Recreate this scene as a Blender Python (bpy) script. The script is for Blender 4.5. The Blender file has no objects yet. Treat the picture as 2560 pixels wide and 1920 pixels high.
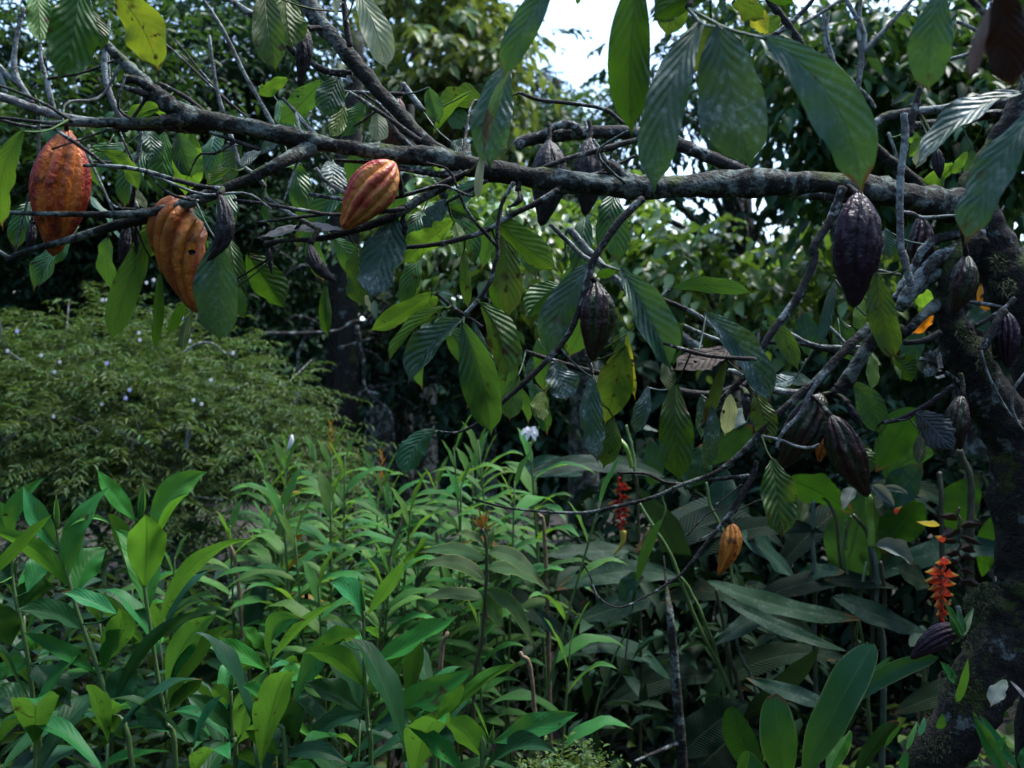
import bpy, math, random
import numpy as np
R = math.radians
rng = np.random.default_rng(7)
random.seed(7)
C = bpy.context.scene.collection
FOC = 2512.0                      # focal length in units of a 2560 wide frame
CAM = np.array([0.0, 0.0, 1.6])

# ------------------------------------------------------------------ placing
S1 = 640/1659.; S2 = 740/1659.
TL = {'o': (0, 0, 2560/2212.), 'p': (0, 0, 1.0)}
for i in range(4):
    TL[str(i+1)] = (640*i, 0, S1)
    TL[str(i+5)] = (640*i, 560, S1)
TL.update(a=(0, 1180, S2), b=(640, 1180, S2), c=(1280, 1180, S2), d=(1820, 1180, S2))

def px(t, x, y):
    o = TL[t]
    return o[0]+x*o[2], o[1]+y*o[2]

def P(t, x, y, d):
    """a place seen in direction (x, y), d metres away along the view axis"""
    X, Y = px(t, x, y)
    return np.array([(X-1280)/FOC*d, d, CAM[2]-(Y-960)/FOC*d])

def unit(v):
    v = np.asarray(v, float)
    return v/max(np.linalg.norm(v), 1e-9)

# ------------------------------------------------------------------ mesh
def world_loc(o):
    v = np.zeros(3)
    while o is not None:
        v += np.array(o.location); o = o.parent
    return v

class Geo:
    def __init__(s): s.V = []; s.Q = []; s.T = []; s.UV = []; s.A = []; s.n = 0
    def add(s, V, Q=None, T=None, UV=None, A=None):
        V = np.asarray(V, float).reshape(-1, 3); k = len(V)
        if Q is not None and len(Q): s.Q.append(np.asarray(Q, np.int64).reshape(-1, 4)+s.n)
        if T is not None and len(T): s.T.append(np.asarray(T, np.int64).reshape(-1, 3)+s.n)
        s.V.append(V); s.n += k
        s.UV.append(np.zeros((k, 2))+.5 if UV is None else np.asarray(UV, float))
        s.A.append(np.zeros(k) if A is None else np.broadcast_to(np.asarray(A, float), (k,)))
        return s

def mk(name, g, mat, parent=None, smooth=True):
    V = np.concatenate(g.V); UV = np.concatenate(g.UV); A = np.concatenate(g.A)
    Q = np.concatenate(g.Q) if g.Q else np.zeros((0, 4), np.int64)
    T = np.concatenate(g.T) if g.T else np.zeros((0, 3), np.int64)
    me = bpy.data.meshes.new(name)
    o = bpy.data.objects.new(name, me); C.objects.link(o)
    if parent is not None:
        o.parent = parent; V = V-world_loc(parent)
    else:
        c = V.mean(0); c[2] = V[:, 2].min(); o.location = c; V = V-c
    me.vertices.add(len(V)); me.vertices.foreach_set('co', V.astype(np.float32).ravel())
    loops = np.concatenate([Q.ravel(), T.ravel()]).astype(np.int32)
    me.loops.add(len(loops)); me.loops.foreach_set('vertex_index', loops)
    starts = np.concatenate([np.arange(len(Q))*4, len(Q)*4+np.arange(len(T))*3]).astype(np.int32)
    me.polygons.add(len(starts)); me.polygons.foreach_set('loop_start', starts)
    me.polygons.foreach_set('use_smooth', np.full(len(starts), smooth))
    uv = me.uv_layers.new(name='UVMap'); uv.data.foreach_set('uv', UV[loops].astype(np.float32).ravel())
    at = me.attributes.new('val', 'FLOAT', 'POINT'); at.data.foreach_set('value', A.astype(np.float32))
    me.update(calc_edges=True)
    me.materials.append(mat)
    return o

def tag(o, label=None, cat=None, group=None, kind=None):
    if label: o['label'] = label
    if cat: o['category'] = cat
    if group: o['group'] = group
    if kind: o['kind'] = kind
    return o

def thing(name, loc, label, cat, group=None):
    o = bpy.data.objects.new(name, None); C.objects.link(o)
    o.location = [float(v) for v in loc]; o.empty_display_size = .1
    return tag(o, label, cat, group)

def crom(pts, n):
    """smooth resampling through the rows of pts"""
    p = np.asarray(pts, float)
    if len(p) == 2: return p[0]+(p[1]-p[0])*np.linspace(0, 1, n)[:, None]
    q = np.vstack([2*p[0]-p[1], p, 2*p[-1]-p[-2]])
    u = np.linspace(0, len(p)-1-1e-9, n); i = u.astype(int); f = (u-i)[:, None]
    a, b, c, d = q[i], q[i+1], q[i+2], q[i+3]
    return .5*(2*b+(c-a)*f+(2*a-5*b+4*c-d)*f**2+(3*b-a-3*c+d)*f**3)

def tube(g, pts, rad, sides=8, seg=None, rough=0.0, val=0.0, uvfix=None):
    p = np.asarray(pts, float); rad = np.asarray(rad, float)
    if rad.ndim == 0: rad = np.full(len(p), float(rad))
    n = seg or max(3, (len(p)-1)*5+1)
    q = crom(np.column_stack([p, rad]), n); p, rad = q[:, :3], np.maximum(q[:, 3], 4e-4)
    t = np.gradient(p, axis=0); t /= np.linalg.norm(t, axis=1)[:, None]+1e-12
    a = np.array([0, 0, 1.]) if abs(t[0, 2]) < .8 else np.array([1., 0, 0])
    N = []
    v = unit(a-a.dot(t[0])*t[0])
    for i in range(n):
        v = unit(v-v.dot(t[i])*t[i]); N.append(v)
    N = np.array(N); B = np.cross(t, N)
    th = np.arange(sides)*2*math.pi/sides
    rr = rad[:, None]*np.ones(sides)
    if rough: 
        k = rng.normal(0, 1, (n, sides)); k = (k+np.roll(k, 1, 1)+np.roll(k, 1, 0))/1.7
        lump = np.convolve(rng.normal(0, 1, n+6), np.ones(7)/7, 'valid')
        rr = rr*(1+rough*k+rough*1.5*lump[:, None])
    V = p[:, None, :]+rr[..., None]*(np.cos(th)[None, :, None]*N[:, None, :]+np.sin(th)[None, :, None]*B[:, None, :])
    V = V.reshape(-1, 3)
    i, j = np.meshgrid(np.arange(n-1), np.arange(sides), indexing='ij'); j2 = (j+1) % sides
    Q = np.stack([i*sides+j, i*sides+j2, (i+1)*sides+j2, (i+1)*sides+j], -1).reshape(-1, 4)
    V = np.vstack([V, p[0]-t[0]*rad[0]*.3, p[-1]+t[-1]*rad[-1]*.4])
    jj = np.arange(sides); k0 = n*sides
    T = np.vstack([np.column_stack([(jj+1) % sides, jj, np.full(sides, k0)]),
                   np.column_stack([(n-1)*sides+jj, (n-1)*sides+(jj+1) % sides, np.full(sides, k0+1)])])
    UV = None if uvfix is None else np.tile(np.array(uvfix, float), (len(V), 1))
    g.add(V, Q, T, UV, val)
    return p

# ------------------------------------------------------------------ materials
def mat(name):
    m = bpy.data.materials.new(name); m.use_nodes = True
    nt = m.node_tree; nt.nodes.clear()
    return m, nt
def nd(nt, typ, **kw):
    n = nt.nodes.new(typ)
    for k, v in kw.items():
        if k == 'ins':
            for a, b in v.items():
                if hasattr(b, 'is_linked'): nt.links.new(b, n.inputs[a])
                else: n.inputs[a].default_value = b
        else: setattr(n, k, v)
    return n
def mth(nt, op, a, b=None, c=None, clamp=False):
    n = nd(nt, 'ShaderNodeMath', operation=op, use_clamp=clamp)
    for i, v in enumerate((a, b, c)):
        if v is None: continue
        if hasattr(v, 'is_linked'): nt.links.new(v, n.inputs[i])
        else: n.inputs[i].default_value = v
    return n.outputs[0]
def ss(nt, v, a, b):
    n = nd(nt, 'ShaderNodeMapRange', interpolation_type='SMOOTHSTEP', ins={'Value': v, 'From Min': a, 'From Max': b})
    return n.outputs[0]
def mix(nt, f, a, b, blend='MIX'):
    n = nd(nt, 'ShaderNodeMix', data_type='RGBA', blend_type=blend)
    for i, v in ((0, f), (6, a), (7, b)):
        if hasattr(v, 'is_linked'): nt.links.new(v, n.inputs[i])
        else: n.inputs[i].default_value = (*v, 1) if isinstance(v, tuple) and len(v) == 3 else v
    return n.outputs[2]
def noise(nt, vec, scale, detail=3, rough=.55, out=0):
    n = nd(nt, 'ShaderNodeTexNoise', ins={'Scale': scale, 'Detail': detail, 'Roughness': rough})
    if vec is not None: nt.links.new(vec, n.inputs['Vector'])
    return n.outputs[out]
def objcoord(nt):
    t = nd(nt, 'ShaderNodeTexCoord'); info = nd(nt, 'ShaderNodeObjectInfo')
    a = nd(nt, 'ShaderNodeVectorMath', operation='ADD'); nt.links.new(t.outputs['Object'], a.inputs[0])
    c = nd(nt, 'ShaderNodeCombineXYZ'); r = mth(nt, 'MULTIPLY', info.outputs['Random'], 37.)
    nt.links.new(r, c.inputs[0]); nt.links.new(r, c.inputs[1]); nt.links.new(c.outputs[0], a.inputs[1])
    return a.outputs[0], info.outputs['Random']

def leaf_mat(name, top, under, trans, vein, nv=9, slope=.3, spots=.0, spotcol=(.05, .03, .01), dust=0., rough=.42,
             tw=.36, varh=.03, varv=.35, spec=.16, edge=0., veinbump=.45, veinmix=.42, lat=.45, usevein=True, yellow=0.):
    m, nt = mat(name)
    pos, rnd = objcoord(nt)
    uv = nd(nt, 'ShaderNodeUVMap').outputs[0]
    sp = nd(nt, 'ShaderNodeSeparateXYZ'); nt.links.new(uv, sp.inputs[0])
    x = mth(nt, 'MULTIPLY', mth(nt, 'ABSOLUTE', mth(nt, 'SUBTRACT', sp.outputs[0], .5)), 2.)
    y = sp.outputs[1]
    geo = nd(nt, 'ShaderNodeNewGeometry')
    back = geo.outputs['Backfacing']
    col = mix(nt, back, top, under)
    hs = nd(nt, 'ShaderNodeHueSaturation')
    at = nd(nt, 'ShaderNodeAttribute', attribute_name='val').outputs['Fac']
    r2 = mth(nt, 'FRACT', mth(nt, 'ADD', rnd, at))
    nt.links.new(mth(nt, 'ADD', mth(nt, 'MULTIPLY', mth(nt, 'SUBTRACT', r2, .5), varh*2), .5), hs.inputs['Hue'])
    r3 = mth(nt, 'FRACT', mth(nt, 'MULTIPLY', r2, 7.31))
    nt.links.new(mth(nt, 'ADD', mth(nt, 'MULTIPLY', mth(nt, 'SUBTRACT', r3, .5), varv*2), 1.), hs.inputs['Value'])
    nt.links.new(col, hs.inputs['Color']); col = hs.outputs[0]
    tcol = mix(nt, r3, trans, tuple(c*.6 for c in trans))
    nz = noise(nt, pos, 28., 3)
    col = mix(nt, ss(nt, nz, .35, .75), col, mix(nt, .5, col, (0.5, 0.6, 0.25), 'MULTIPLY'))
    bumpv = None
    if usevein:
        s = mth(nt, 'FRACT', mth(nt, 'MULTIPLY', mth(nt, 'SUBTRACT', y, mth(nt, 'MULTIPLY', x, slope)), float(nv)))
        dv = mth(nt, 'ABSOLUTE', mth(nt, 'SUBTRACT', s, .5))
        vl = mth(nt, 'SUBTRACT', 1., ss(nt, dv, .0, .07))
        vl = mth(nt, 'MULTIPLY', vl, mth(nt, 'SUBTRACT', 1., ss(nt, x, .65, 1.)))
        mr = mth(nt, 'SUBTRACT', 1., ss(nt, x, .02, .075))
        v = mth(nt, 'MAXIMUM', mth(nt, 'MULTIPLY', vl, lat), mr)
        col = mix(nt, mth(nt, 'MULTIPLY', v, veinmix), col, vein)
        tcol = mix(nt, mth(nt, 'MULTIPLY', v, .6), tcol, tuple(c*.25 for c in trans))
        bumpv = mth(nt, 'ADD', mth(nt, 'MULTIPLY', mth(nt, 'COSINE', mth(nt, 'MULTIPLY', s, 6.283)), .5), mth(nt, 'MULTIPLY', mr, -1.))
    if dust:
        d1 = ss(nt, noise(nt, pos, 16., 4, .7), .42, .62)
        d2 = ss(nt, noise(nt, pos, 120., 2), .5, .68)
        f = mth(nt, 'MULTIPLY', mth(nt, 'MULTIPLY', d1, mth(nt, 'ADD', d2, .25), clamp=True), dust)
        col = mix(nt, f, col, (.3, .36, .33))
    if yellow:
        f = mth(nt, 'MULTIPLY', ss(nt, noise(nt, pos, 9., 3), .45, .7), yellow)
        col = mix(nt, f, col, (.22, .2, .015)); tcol = mix(nt, f, tcol, (.4, .32, .02))
    if spots:
        a = ss(nt, noise(nt, pos, 55., 3, .6), .70-.13*spots, .76-.13*spots)
        b = ss(nt, noise(nt, pos, 12., 3, .7), .66-.1*spots, .74-.1*spots)
        f = mth(nt, 'MAXIMUM', a, mth(nt, 'MULTIPLY', b, .9))
        col = mix(nt, f, col, spotcol); tcol = mix(nt, f, tcol, tuple(c*.5 for c in spotcol))
    if usevein:      # browned tips and margins on the older blades
        f = mth(nt, 'MULTIPLY', ss(nt, mth(nt, 'ADD', mth(nt, 'ADD', y, mth(nt, 'MULTIPLY', x, .12)), mth(nt, 'MULTIPLY', nz, .22)), 1.06, 1.13), ss(nt, r3, .5, .56))
        col = mix(nt, f, col, (.085, .052, .02)); tcol = mix(nt, f, tcol, (.06, .03, .01))
    if edge:
        ed = ss(nt, mth(nt, 'ADD', x, mth(nt, 'MULTIPLY', nz, .25)), 1.0, 1.15)
        col = mix(nt, mth(nt, 'MULTIPLY', ed, edge), col, (.3, .33, .12))
    p = nd(nt, 'ShaderNodeBsdfPrincipled', ins={'Base Color': col, 'Roughness': rough, 'Specular IOR Level': spec})
    if bumpv is not None:
        bp = nd(nt, 'ShaderNodeBump', ins={'Strength': veinbump, 'Distance': .003})
        h = mth(nt, 'ADD', bumpv, mth(nt, 'MULTIPLY', noise(nt, pos, 150., 2), .6))
        nt.links.new(h, bp.inputs['Height']); nt.links.new(bp.outputs[0], p.inputs['Normal'])
    tr = nd(nt, 'ShaderNodeBsdfTranslucent', ins={'Color': tcol})
    mx = nd(nt, 'ShaderNodeMixShader', ins={0: tw, 1: p.outputs[0], 2: tr.outputs[0]})
    o = nd(nt, 'ShaderNodeOutputMaterial'); nt.links.new(mx.outputs[0], o.inputs[0])
    return m

def bark_mat(name, dark, light, lichen=.5, moss=.3, scale=1., rough=.85, lich=(.33, .38, .35), mossc=(.05, .075, .012)):
    m, nt = mat(name)
    pos, rnd = objcoord(nt)
    gp = nd(nt, 'ShaderNodeNewGeometry')
    n1 = noise(nt, pos, 45*scale, 5, .65); n2 = noise(nt, pos, 14*scale, 4, .7); n3 = noise(nt, pos, 9*scale, 5, .75)
    n4 = noise(nt, pos, 160*scale, 3, .6)
    col = mix(nt, ss(nt, n1, .35, .68), dark, light)
    col = mix(nt, mth(nt, 'MULTIPLY', ss(nt, n4, .5, .66), .5), col, tuple(c*.35 for c in dark))
    sz = nd(nt, 'ShaderNodeSeparateXYZ'); nt.links.new(gp.outputs['Normal'], sz.inputs[0])
    if lichen:
        f = mth(nt, 'MULTIPLY', ss(nt, n2, .60-.16*lichen, .66-.16*lichen), ss(nt, n1, .34, .55))
        col = mix(nt, mth(nt, 'MULTIPLY', f, .85), col, mix(nt, n4, lich, tuple(c*.5 for c in lich)))
    if moss:
        f = ss(nt, mth(nt, 'ADD', n3, mth(nt, 'MULTIPLY', sz.outputs[2], .1)), .66-.2*moss, .74-.2*moss)
        col = mix(nt, mth(nt, 'MULTIPLY', f, .85), col, mix(nt, n4, mossc, tuple(c*.4 for c in mossc)))
    p = nd(nt, 'ShaderNodeBsdfPrincipled', ins={'Base Color': col, 'Roughness': rough, 'Specular IOR Level': .25})
    h = mth(nt, 'ADD', mth(nt, 'ADD', n1, mth(nt, 'MULTIPLY', n4, .5)), mth(nt, 'MULTIPLY', n2, .6))
    bp = nd(nt, 'ShaderNodeBump', ins={'Strength': .9, 'Distance': .012/scale}); nt.links.new(h, bp.inputs['Height'])
    nt.links.new(bp.outputs[0], p.inputs['Normal'])
    o = nd(nt, 'ShaderNodeOutputMaterial'); nt.links.new(p.outputs[0], o.inputs[0])
    return m

def pod_mat(name, ridge, furrow, blotch, tip, rough=.36, blot=.5, spec=.2, wart=.6):
    m, nt = mat(name)
    pos, rnd = objcoord(nt)
    at = nd(nt, 'ShaderNodeAttribute', attribute_name='val').outputs['Fac']
    uv = nd(nt, 'ShaderNodeUVMap').outputs[0]
    sp = nd(nt, 'ShaderNodeSeparateXYZ'); nt.links.new(uv, sp.inputs[0])
    n1 = noise(nt, pos, 22., 4, .65); n2 = noise(nt, pos, 48., 3, .6); n3 = noise(nt, pos, 120., 3, .6)
    f = ss(nt, mth(nt, 'ADD', at, mth(nt, 'MULTIPLY', mth(nt, 'SUBTRACT', n1, .5), 1.5)), .25, .85)
    col = mix(nt, f, furrow, ridge)
    col = mix(nt, mth(nt, 'MULTIPLY', ss(nt, sp.outputs[1], .72, 1.), .55), col, tip)
    col = mix(nt, mth(nt, 'MULTIPLY', ss(nt, n2, .66-.12*blot, .76-.12*blot), .75), col, blotch)
    n5 = noise(nt, pos, 9., 4, .7)
    col = mix(nt, mth(nt, 'MULTIPLY', ss(nt, n5, .54, .7), .35), col, mix(nt, .5, col, blotch))
    sp_ = ss(nt, noise(nt, pos, 75., 3, .7), .66, .72)
    col = mix(nt, mth(nt, 'MULTIPLY', sp_, .7), col, tuple(c*.3 for c in blotch))
    col = mix(nt, .5, col, mix(nt, n3, (.5, .5, .5), (1.3, 1.3, 1.3)), 'MULTIPLY')
    p = nd(nt, 'ShaderNodeBsdfPrincipled', ins={'Base Color': col, 'Roughness': rough, 'Specular IOR Level': spec})
    nt.links.new(mth(nt, 'ADD', mth(nt, 'MULTIPLY', n2, .35), rough-.15), p.inputs['Roughness'])
    h = mth(nt, 'ADD', mth(nt, 'MULTIPLY', n2, 1.), mth(nt, 'MULTIPLY', n3, .45))
    bp = nd(nt, 'ShaderNodeBump', ins={'Strength': wart+.1, 'Distance': .0075}); nt.links.new(h, bp.inputs['Height'])
    nt.links.new(bp.outputs[0], p.inputs['Normal'])
    o = nd(nt, 'ShaderNodeOutputMaterial'); nt.links.new(p.outputs[0], o.inputs[0])
    return m

def plain_mat(name, c1, c2, scale=40., rough=.5, trans=None, tw=.3):
    m, nt = mat(name)
    pos, rnd = objcoord(nt)
    col = mix(nt, ss(nt, noise(nt, pos, scale, 4, .65), .35, .65), c1, c2)
    p = nd(nt, 'ShaderNodeBsdfPrincipled', ins={'Base Color': col, 'Roughness': rough})
    o = nd(nt, 'ShaderNodeOutputMaterial')
    if trans:
        tr = nd(nt, 'ShaderNodeBsdfTranslucent', ins={'Color': (*trans, 1)})
        mx = nd(nt, 'ShaderNodeMixShader', ins={0: tw, 1: p.outputs[0], 2: tr.outputs[0]})
        nt.links.new(mx.outputs[0], o.inputs[0])
    else: nt.links.new(p.outputs[0], o.inputs[0])
    return m

def bract_mat(name, c1, c2, tip):
    m, nt = mat(name)
    pos, rnd = objcoord(nt)
    sp = nd(nt, 'ShaderNodeSeparateXYZ'); nt.links.new(nd(nt, 'ShaderNodeUVMap').outputs[0], sp.inputs[0])
    x = mth(nt, 'MULTIPLY', mth(nt, 'ABSOLUTE', mth(nt, 'SUBTRACT', sp.outputs[0], .5)), 2.)
    n1 = noise(nt, pos, 40., 4, .65)
    col = mix(nt, ss(nt, n1, .35, .65), c1, c2)
    f = mth(nt, 'ADD', mth(nt, 'ADD', sp.outputs[1], mth(nt, 'MULTIPLY', x, .35)), mth(nt, 'MULTIPLY', n1, .3))
    col = mix(nt, ss(nt, f, .95, 1.2), col, tip)
    p = nd(nt, 'ShaderNodeBsdfPrincipled', ins={'Base Color': col, 'Roughness': .42, 'Specular IOR Level': .3})
    tr = nd(nt, 'ShaderNodeBsdfTranslucent', ins={'Color': col})
    mx = nd(nt, 'ShaderNodeMixShader', ins={0: .2, 1: p.outputs[0], 2: tr.outputs[0]})
    o = nd(nt, 'ShaderNodeOutputMaterial'); nt.links.new(mx.outputs[0], o.inputs[0])
    return m

VE = (.10, .13, .06)
M = dict(
    g=leaf_mat('cacao_leaf_green', (.013, .064, .022), (.035, .095, .018), (.06, .145, .014), VE, spots=.35, rough=.42, spec=.26),
    t=leaf_mat('cacao_leaf_teal', (.012, .058, .036), (.035, .085, .03), (.05, .12, .02), (.09, .13, .09), spots=.2, dust=.3, rough=.42, spec=.32, veinbump=.45),
    d=leaf_mat('cacao_leaf_dusty', (.02, .058, .042), (.04, .08, .035), (.04, .09, .02), (.11, .14, .11), spots=.25, dust=.9, rough=.46, spec=.28, tw=.25, veinbump=.45),
    k=leaf_mat('cacao_leaf_dark', (.018, .045, .014), (.03, .07, .012), (.05, .13, .008), (.05, .075, .03), spots=.3, rough=.42, tw=.32),
    s=leaf_mat('cacao_leaf_speckled', (.03, .07, .016), (.05, .10, .015), (.07, .14, .012), (.09, .1, .03), spots=.7, yellow=.08, rough=.48),
    y=leaf_mat('cacao_leaf_yellowing', (.07, .13, .016), (.09, .14, .016), (.16, .22, .012), (.08, .11, .02), spots=.75, rough=.45, yellow=.7, tw=.5),
    l=leaf_mat('cacao_leaf_light', (.06, .14, .028), (.075, .16, .02), (.11, .22, .015), (.14, .2, .07), spots=.12, rough=.42, tw=.5),
    p=leaf_mat('cacao_leaf_pale', (.2, .24, .15), (.26, .28, .17), (.3, .34, .14), (.1, .12, .06), spots=.3, rough=.55, tw=.45),
    b=leaf_mat('cacao_leaf_dead', (.11, .075, .062), (.12, .085, .075), (.08, .04, .02), (.2, .15, .13), spots=.4, rough=.6, tw=.15),
    w=leaf_mat('cacao_leaf_bleached', (.42, .39, .40), (.42, .39, .40), (.5, .46, .46), (.25, .22, .22), spots=.15, rough=.6, tw=.45),
    o=leaf_mat('leaf_orange', (.42, .13, .012), (.5, .17, .015), (.6, .2, .01), (.15, .05, .01), spots=.7, rough=.5, tw=.5),
    q=leaf_mat('leaf_charred', (.022, .016, .017), (.03, .02, .022), (.02, .01, .005), (.04, .03, .03), spots=.3, rough=.7, tw=.1),
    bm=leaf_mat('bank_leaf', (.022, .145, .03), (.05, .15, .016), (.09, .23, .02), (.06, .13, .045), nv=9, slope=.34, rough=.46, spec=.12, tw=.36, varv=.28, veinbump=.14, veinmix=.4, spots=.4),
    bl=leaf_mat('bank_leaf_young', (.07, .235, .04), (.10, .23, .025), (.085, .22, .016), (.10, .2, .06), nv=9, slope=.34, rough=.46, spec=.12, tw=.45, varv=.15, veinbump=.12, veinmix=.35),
    bd=leaf_mat('bank_leaf_shaded', (.010, .048, .019), (.018, .058, .011), (.035, .10, .01), (.04, .08, .035), nv=9, slope=.34, rough=.46, spec=.12, tw=.3, varv=.25, veinbump=.12, veinmix=.35),  # bank leaf with the shade of the lower leaves put into its colour
    gl=leaf_mat('ginger_leaf', (.040, .125, .028), (.055, .135, .02), (.15, .33, .03), (.09, .16, .06), nv=26, slope=.6, rough=.5, spec=.1, tw=.38, varv=.4, varh=.035, veinbump=.12, veinmix=.35),
    gs=leaf_mat('ginger_leaf_striped', (.05, .1, .04), (.08, .14, .04), (.12, .25, .03), (.2, .25, .14), nv=30, slope=.8, rough=.5, spec=.1, tw=.35, varv=.2, edge=.9),
    gy=leaf_mat('ginger_leaf_withered', (.2, .12, .03), (.22, .14, .04), (.3, .16, .02), (.2, .15, .06), nv=24, slope=.6, rough=.6, tw=.3),
    hl=leaf_mat('heliconia_leaf', (.007, .030, .018), (.010, .036, .014), (.03, .085, .012), (.07, .11, .06), nv=34, slope=.12, rough=.62, spec=.08, tw=.25, varv=.3, dust=.1, veinbump=.03, veinmix=.355),
    hd=leaf_mat('heliconia_leaf_shaded', (.006, .016, .009), (.018, .03, .015), (.02, .05, .01), (.04, .06, .03), nv=34, slope=.12, rough=.65, spec=.05, tw=.2, varv=.3, spots=.2),  # heliconia leaf blackened in its colour to stand for deep shade
    hb=leaf_mat('heliconia_leaf_bright', (.026, .075, .018), (.026, .065, .010), (.018, .06, .004), (.12, .2, .05), nv=30, slope=.12, rough=.42, tw=.5, varv=.15, spots=.2),
    wl=leaf_mat('broad_leaf', (.016, .075, .024), (.03, .10, .016), (.06, .17, .012), (.10, .2, .08), nv=26, slope=.35, rough=.36, tw=.35, varv=.2, edge=.5, veinbump=.12, veinmix=.355),
    bark=bark_mat('bark', (.008, .0075, .006), (.027, .027, .021), .68, .3, lich=(.17, .21, .185)),
    barkl=bark_mat('bark_lichen', (.02, .018, .016), (.06, .058, .05), .8, .1),
    barkd=bark_mat('bark_mossy', (.007, .006, .005), (.02, .018, .013), .18, .5, lich=(.13, .165, .15)),
    twig=bark_mat('twig_bark', (.014, .012, .011), (.045, .04, .036), .5, 0., 1.6),
    twigp=bark_mat('twig_pale', (.06, .058, .054), (.17, .175, .165), .8, 0., 1.6),
    twigd=bark_mat('twig_dark', (.012, .010, .009), (.04, .034, .03), .3, .15, 1.6),
    podr=pod_mat('pod_ripe', (.25, .022, .012), (.45, .12, .016), (.09, .018, .015), (.36, .09, .012), blot=.9, wart=.75),
    podf=pod_mat('pod_orange', (.36, .09, .014), (.48, .2, .03), (.05, .015, .01), (.36, .08, .015), blot=.7),
    podo=pod_mat('pod_overripe', (.36, .125, .018), (.22, .055, .012), (.09, .03, .015), (.30, .06, .015), blot=.6, rough=.33),
    pody=pod_mat('pod_yellow_red', (.33, .045, .034), (.52, .23, .06), (.22, .03, .02), (.42, .10, .02), blot=.3),
    podm=pod_mat('pod_maroon', (.028, .010, .013), (.018, .012, .010), (.02, .008, .01), (.03, .012, .014), rough=.36),
    podv=pod_mat('pod_violet', (.022, .008, .018), (.014, .008, .012), (.014, .007, .012), (.02, .01, .014), rough=.4),
    podn=pod_mat('pod_green_maroon', (.028, .010, .010), (.018, .028, .012), (.018, .009, .008), (.025, .012, .01), rough=.3),
    podk=pod_mat('pod_dried', (.014, .011, .011), (.008, .007, .007), (.03, .025, .022), (.01, .008, .008), rough=.6, spec=.3),
    podb=pod_mat('pod_brown', (.09, .03, .02), (.06, .03, .02), (.02, .01, .01), (.05, .02, .02), rough=.5),
    stalk=plain_mat('green_stalk', (.06, .12, .03), (.09, .15, .05), 30., .45, (.1, .2, .03), .15),
    stalkd=plain_mat('dark_stalk', (.025, .03, .015), (.05, .05, .025), 30., .5),
    stalky=plain_mat('bright_stalk', (.14, .26, .03), (.2, .32, .06), 20., .4, (.2, .35, .03), .2),
    stalkp=plain_mat('pale_stalk', (.07, .10, .085), (.035, .065, .04), 20., .45),
    red=plain_mat('bract_red', (.55, .035, .02), (.62, .09, .03), 18., .38, (.6, .05, .02), .2),
    redt=bract_mat('bract_red_gold', (.36, .03, .018), (.42, .07, .025), (.42, .33, .07)),
    redd2=bract_mat('bract_crimson_gold', (.17, .008, .010), (.22, .014, .012), (.2, .14, .03)),
    redd=plain_mat('bract_red_dark', (.42, .012, .015), (.5, .03, .02), 18., .4, (.5, .02, .02), .2),
    tipy=plain_mat('bract_tip', (.5, .36, .05), (.42, .4, .09), 60., .45, (.5, .4, .05), .25),
    brd=plain_mat('bract_dried', (.025, .014, .010), (.045, .028, .018), 60., .7),
    brown=plain_mat('withered', (.16, .11, .06), (.09, .06, .03), 60., .75),
    white=plain_mat('petal_white', (.75, .75, .73), (.68, .66, .68), 30., .5, (.7, .7, .7), .3),
    lilac=plain_mat('petal_lilac', (.42, .42, .75), (.5, .5, .78), 30., .5, (.5, .5, .7), .3),
    pink=plain_mat('petal_pink', (.6, .25, .38), (.5, .18, .3), 30., .5, (.6, .3, .4), .3),
    greyl=leaf_mat('leaf_grey_dry', (.075, .10, .09), (.085, .11, .095), (.15, .18, .12), (.16, .18, .16), nv=20, spots=.1, rough=.6, tw=.2),
    dull=leaf_mat('leaf_dull_blue', (.045, .055, .06), (.05, .06, .06), (.03, .04, .02), (.07, .08, .08), spots=.2, rough=.5, tw=.1),
    moss=plain_mat('moss', (.012, .02, .004), (.035, .05, .008), 90., .9),
)

# ------------------------------------------------------------------ leaves
def prof(kind, t):
    return _prof(kind, t)/_prof(kind, np.linspace(0, 1, 101)).max()

def _prof(kind, t):
    t = np.clip(t, 0, 1)
    drip = 1/(1+np.exp((t-.89)/.028))*.95+.05*np.clip((1-t)/.12, 0, 1)
    if kind == 'cacao':     # oblong, a little wider past the middle, slender drip tip
        return np.sin(np.pi*np.clip(t**1.04*.93, 0, 1))**.72*drip
    if kind == 'bank':      # lanceolate, widest beyond the middle, pointed
        return np.sin(np.pi*t**.92)**1.12
    if kind == 'ginger':
        return t**.62*(1-t)**1.1
    if kind == 'paddle':    # heliconia, broad nearly to the end
        return np.sin(np.pi*t**.85)**.8
    if kind == 'broad':
        return t**.8*(1-t)**.55
    return np.sin(np.pi*t)**.7

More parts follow.
